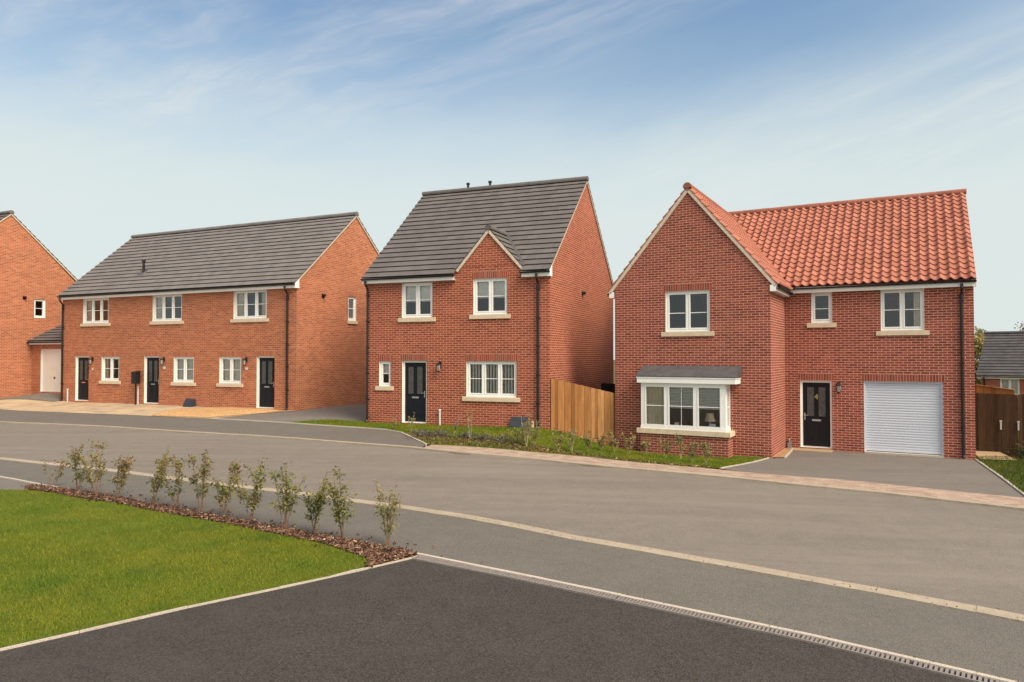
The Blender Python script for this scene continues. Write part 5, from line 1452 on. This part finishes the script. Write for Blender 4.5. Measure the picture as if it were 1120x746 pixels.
for i, ((x, y), l) in enumerate(zip([(-1.33, 20.60), (-.78, 20.20), (-.30, 19.95), (.13, 19.75)], ['low grey green plant below the vent pipe, on the bed edge', 'low grey green plant in the middle of the bed edge', 'low grey green plant left of the tall yellow shrub', 'leafy mound at the foot of the tall yellow shrub'])):
    clump(x, y, .30 + .08 * (i == 3), .20 + .22 * (i == 3), 260 + 200 * (i == 3), 'leaf_pale' if i == 3 else 'leaf_grey', l, 'low plants in the middle front bed')
clump(15.3, 20.55, .85, .50, 1300, 'leaf_dark', 'dark low bush at the foot of the brown fence', None, 'low_bush', .08, 'bush')
clump(16.8, 20.0, .9, .45, 1100, 'leaf_dark', 'dark low bush further right along the brown fence', None, 'low_bush', .08, 'bush')

def tree(x, y, z, h, r, label, mat, n=5200, size=.30, trunk=.18, seed=1):
    random.seed(seed); g = np.random.default_rng(seed)
    root = empty('tree', (x, y, z), 0, label, 'tree')
    t = MB(); t.tube([(0, 0, -.5), (.1, .05, h * .25), (.0, .1, h * .5), (.1, 0, h * .8)], [trunk, trunk * .8, trunk * .5, trunk * .15], 8)
    cl = []
    for k in range(9):
        a = random.uniform(0, 6.28); f = random.uniform(.3, .75); e = Vector((math.cos(a) * r * .7, math.sin(a) * r * .7, h * (f + .18)))
        t.tube([(0, .05, h * f * .9), tuple(e * .55 + Vector((0, 0, h * f * .42))), tuple(e)], [trunk * .4, trunk * .25, .02], 6); cl.append(np.array(e))
    t.build('trunk', M['bark'], root)
    for k in range(22):
        v = g.normal(0, 1, 3); v /= np.linalg.norm(v); cl.append(np.array((v[0] * r * .75, v[1] * r * .75, h * .64 + v[2] * h * .30)))
    cl = np.array(cl); w = g.uniform(.5, 1.1, len(cl))
    idx = g.integers(0, len(cl), n); q = g.normal(0, 1, (n, 3)); q /= np.linalg.norm(q, axis=1)[:, None]; q *= (g.random(n) ** .45)[:, None]
    C = cl[idx] + q * (w[idx] * r * .36)[:, None]
    leaves('crown', C, size, M[mat], root)
tree(40.3, 61, -2.6, 7.0, 2.8, 'yellow green tree beyond the far bungalow, beside the right house', 'leaf_tree', 9000, .30, seed=3)
tree(44.3, 66, -2.6, 6.2, 2.8, 'second yellow green tree, half hidden by the far roof', 'leaf_tree', 8000, .30, seed=4)
tree(43.4, 60, -2.6, 7.9, 2.0, 'bare looking copper tinted tree above the far roof at the right edge', 'leaf_pink', 3500, .2, seed=5)

# ================================================================== far bungalow at the right edge
def far_house():
    x, y, z = 29.85, 45.2, -2.2
    root = empty('bungalow', (x, y, z), R(-42), 'distant brick house with dark grey roof behind the brown fence', 'house')
    fr = Fr((0, 0, 0), (1, 0, 0), (0, 1, 0)); W, D, E = 11.0, 7.2, 3.30
    m = MB(); wh = [(.98, 1.98, 2.18, 3.22), (5.0, 6.8, 2.1, 3.22)]
    wall(m, fr, W, -1, E + .1, wh); wall(m, Fr((0, D, 0), (0, -1, 0), (1, 0, 0)), D, -1, E + .1); wall(m, Fr((W, 0, 0), (0, 1, 0), (-1, 0, 0)), D, -1, E + .1); wall(m, Fr((W, D, 0), (-1, 0, 0), (0, -1, 0)), W, -1, E + .1)
    gable(m, Fr((0, D, 0), (0, -1, 0), (1, 0, 0)), [(0, E + .1), (D, E + .1), (D / 2, E + 2.6)]); gable(m, Fr((W, 0, 0), (0, 1, 0), (-1, 0, 0)), [(0, E + .1), (D, E + .1), (D / 2, E + 2.6)])
    m.build('wall', [M['brick_red'], M['soldier_red']], root)
    window(root, fr, *wh[0], 2, None, 'net'); window(root, fr, *wh[1], 3, None, 'sides')
    ov = .25; rise = 2.75; rv = 3.6; L = math.hypot(rise, rv + ov); S = (0, rv + ov, rise); hip = 0.0
    m = MB()
    cs = (rv + ov) / L
    slope(m, (-ov, -ov, E + .1), (1, 0, 0), S, W + 2 * ov, L, .31, 'flat', False, keep=lambda s: [(hip * s / L, W + 2 * ov)])
    P = [(-ov, -ov, E + .095), (W + ov, -ov, E + .095), (W + ov, rv, E + .095 + rise), (-ov + hip, rv, E + .095 + rise)]
    m.face(P); m.face([P[3], P[2], (W + ov, D + ov, E + .095), (-ov, D + ov, E + .095)])
    rf = m.build('roof', M['tile_dark'], root)
    r = MB(); ridge(r, (-ov + hip - .1, rv, E + .16 + rise), (W + ov, rv, E + .16 + rise), .13); r.build('ridge', M['tile_dark'], rf)
    f = MB(); f.box(-.2, W + .2, -.20, -.18, E - .08, E + .08); f.build('fascia', M['fascia'], root); gutter(root, (-.2, -.27, E + .06), (W + .2, -.27, E + .06)); downpipe(root, fr, .16, E, 0, -.27)
far_house()

# ================================================================== sky, sun, camera
SUN_AZ = math.atan2(-0.735, 0.68); SUN_EL = R(47)          # direction towards the sun in the ground plane
def world():
    t = NT('World', True)
    SC.world = t.m
    sky = t.n('ShaderNodeTexSky', sky_type='NISHITA', sun_disc=False, sun_elevation=SUN_EL, sun_rotation=math.pi / 2 - SUN_AZ, altitude=50, air_density=1.15, dust_density=1.6, ozone_density=1.6)
    tc = t.n('ShaderNodeTexCoord').outputs['Generated']
    sp = t.n('ShaderNodeSeparateXYZ', {0: tc})
    zz = t.math('MAXIMUM', t.math('ADD', sp.outputs[2], 0.04), 0.04)
    pl = t.n('ShaderNodeCombineXYZ', {0: t.math('DIVIDE', sp.outputs[0], zz), 1: t.math('DIVIDE', sp.outputs[1], zz), 2: 0.0}).outputs[0]
    # cirrus: fibres drawn out across the sky, gathered by broad patches
    dv = t.n('ShaderNodeVectorMath', {0: pl, 1: (2.4, 0.2, 0.0)}, operation='SUBTRACT').outputs[0]
    ds = t.n('ShaderNodeSeparateXYZ', {0: dv})
    phi = t.math('ARCTAN2', ds.outputs[1], ds.outputs[0])
    rad = t.n('ShaderNodeVectorMath', {0: dv}, operation='LENGTH').outputs['Value']
    warp = t.math('SUBTRACT', t.noise(pl, .9, 4, .55), .5)
    ph2 = t.math('ADD', phi, t.math('MULTIPLY', warp, .13))
    fib = t.noise(t.n('ShaderNodeCombineXYZ', {0: t.math('MULTIPLY', ph2, 7.0), 1: t.math('MULTIPLY', rad, .55), 2: 0.0}).outputs[0], 1.3, 9, .62)
    fib2 = t.noise(t.n('ShaderNodeCombineXYZ', {0: t.math('MULTIPLY', ph2, 34.0), 1: t.math('MULTIPLY', rad, 1.1), 2: 4.0}).outputs[0], 1.2, 7, .62)
    lump = t.noise(pl, 2.6, 8, .62)
    gap = t.math('ABSOLUTE', t.math('SUBTRACT', phi, 2.28))
    gap = t.n('ShaderNodeMapRange', {0: gap, 1: .07, 2: .27, 3: .0, 4: 1.0}, interpolation_type='SMOOTHSTEP').outputs[0]
    a = t.math('MULTIPLY', t.ramp(fib, [(0.39, 0.0), (0.64, 1.0)]), gap)
    a = t.math('MULTIPLY', a, t.n('ShaderNodeMapRange', {0: fib2, 1: .34, 2: .68, 3: .22, 4: 1.0}).outputs[0])
    a = t.math('MULTIPLY', a, t.n('ShaderNodeMapRange', {0: lump, 1: .3, 2: .7, 3: .55, 4: 1.0}).outputs[0])
    low = t.n('ShaderNodeMapRange', {0: t.math('ADD', sp.outputs[2], t.math('MULTIPLY', t.math('SUBTRACT', t.noise(t.n('ShaderNodeCombineXYZ', {0: t.math('MULTIPLY', ph2, 5.0), 1: t.math('MULTIPLY', rad, .8), 2: 9.0}).outputs[0], 1.0, 5, .55), .5), .13)), 1: .16, 2: .475, 3: .94, 4: 0.0}, interpolation_type='SMOOTHERSTEP').outputs[0]
    tint = t.mix(1.0, sky.outputs[0], SKY_TINT, 'MULTIPLY')
    c = t.mix(t.math('MULTIPLY', a, .92), tint, CIRRUS_COL)
    c = t.mix(low, c, CLOUD_COL)
    # hazy aureole around the sun, added out of view to fill shaded walls
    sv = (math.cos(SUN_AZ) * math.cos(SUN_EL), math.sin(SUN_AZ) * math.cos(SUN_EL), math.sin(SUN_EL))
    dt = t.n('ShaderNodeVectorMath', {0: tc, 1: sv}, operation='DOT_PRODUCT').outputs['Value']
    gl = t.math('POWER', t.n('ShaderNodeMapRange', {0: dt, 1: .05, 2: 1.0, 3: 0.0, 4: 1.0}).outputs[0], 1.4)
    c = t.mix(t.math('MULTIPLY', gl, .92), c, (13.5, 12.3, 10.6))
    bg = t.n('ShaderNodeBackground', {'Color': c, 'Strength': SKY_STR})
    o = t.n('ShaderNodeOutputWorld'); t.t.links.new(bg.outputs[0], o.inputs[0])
SKY_STR = 0.07; SKY_TINT = (1.14, 1.22, 1.19); CLOUD_COL = (5.4, 5.97, 5.84); CIRRUS_COL = (5.6, 5.7, 5.85); CLOUD_LOC = (0.4, 0.7, 0)
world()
ld = bpy.data.lights.new('Sun', 'SUN'); ld.energy = 2.4; ld.angle = R(30); ld.color = (1.0, 0.855, 0.665)
lo = bpy.data.objects.new('Sun', ld); COL.objects.link(lo)
d = Vector((math.cos(SUN_AZ) * math.cos(SUN_EL), math.sin(SUN_AZ) * math.cos(SUN_EL), math.sin(SUN_EL)))
lo.rotation_euler = d.to_track_quat('Z', 'Y').to_euler(); lo.location = (20, -10, 30)

cd = bpy.data.cameras.new('Camera'); cd.sensor_width = 36; cd.lens = 36 * 776.9 / 1120; cd.clip_start = .1; cd.clip_end = 3000
co = bpy.data.objects.new('Camera', cd); COL.objects.link(co)
co.location = (0, 0, CAMZ); co.rotation_euler = (R(90) + 0.020848, 0, 0)
SC.camera = co
vs = SC.view_settings; vs.view_transform = 'Standard'; vs.look = 'None'; vs.exposure = 0.95; vs.gamma = 1.0; vs.use_curve_mapping = False
SC.render.engine = 'CYCLES'; SC.cycles.max_bounces = 6; SC.cycles.use_denoising = True; SC.cycles.transparent_max_bounces = 12
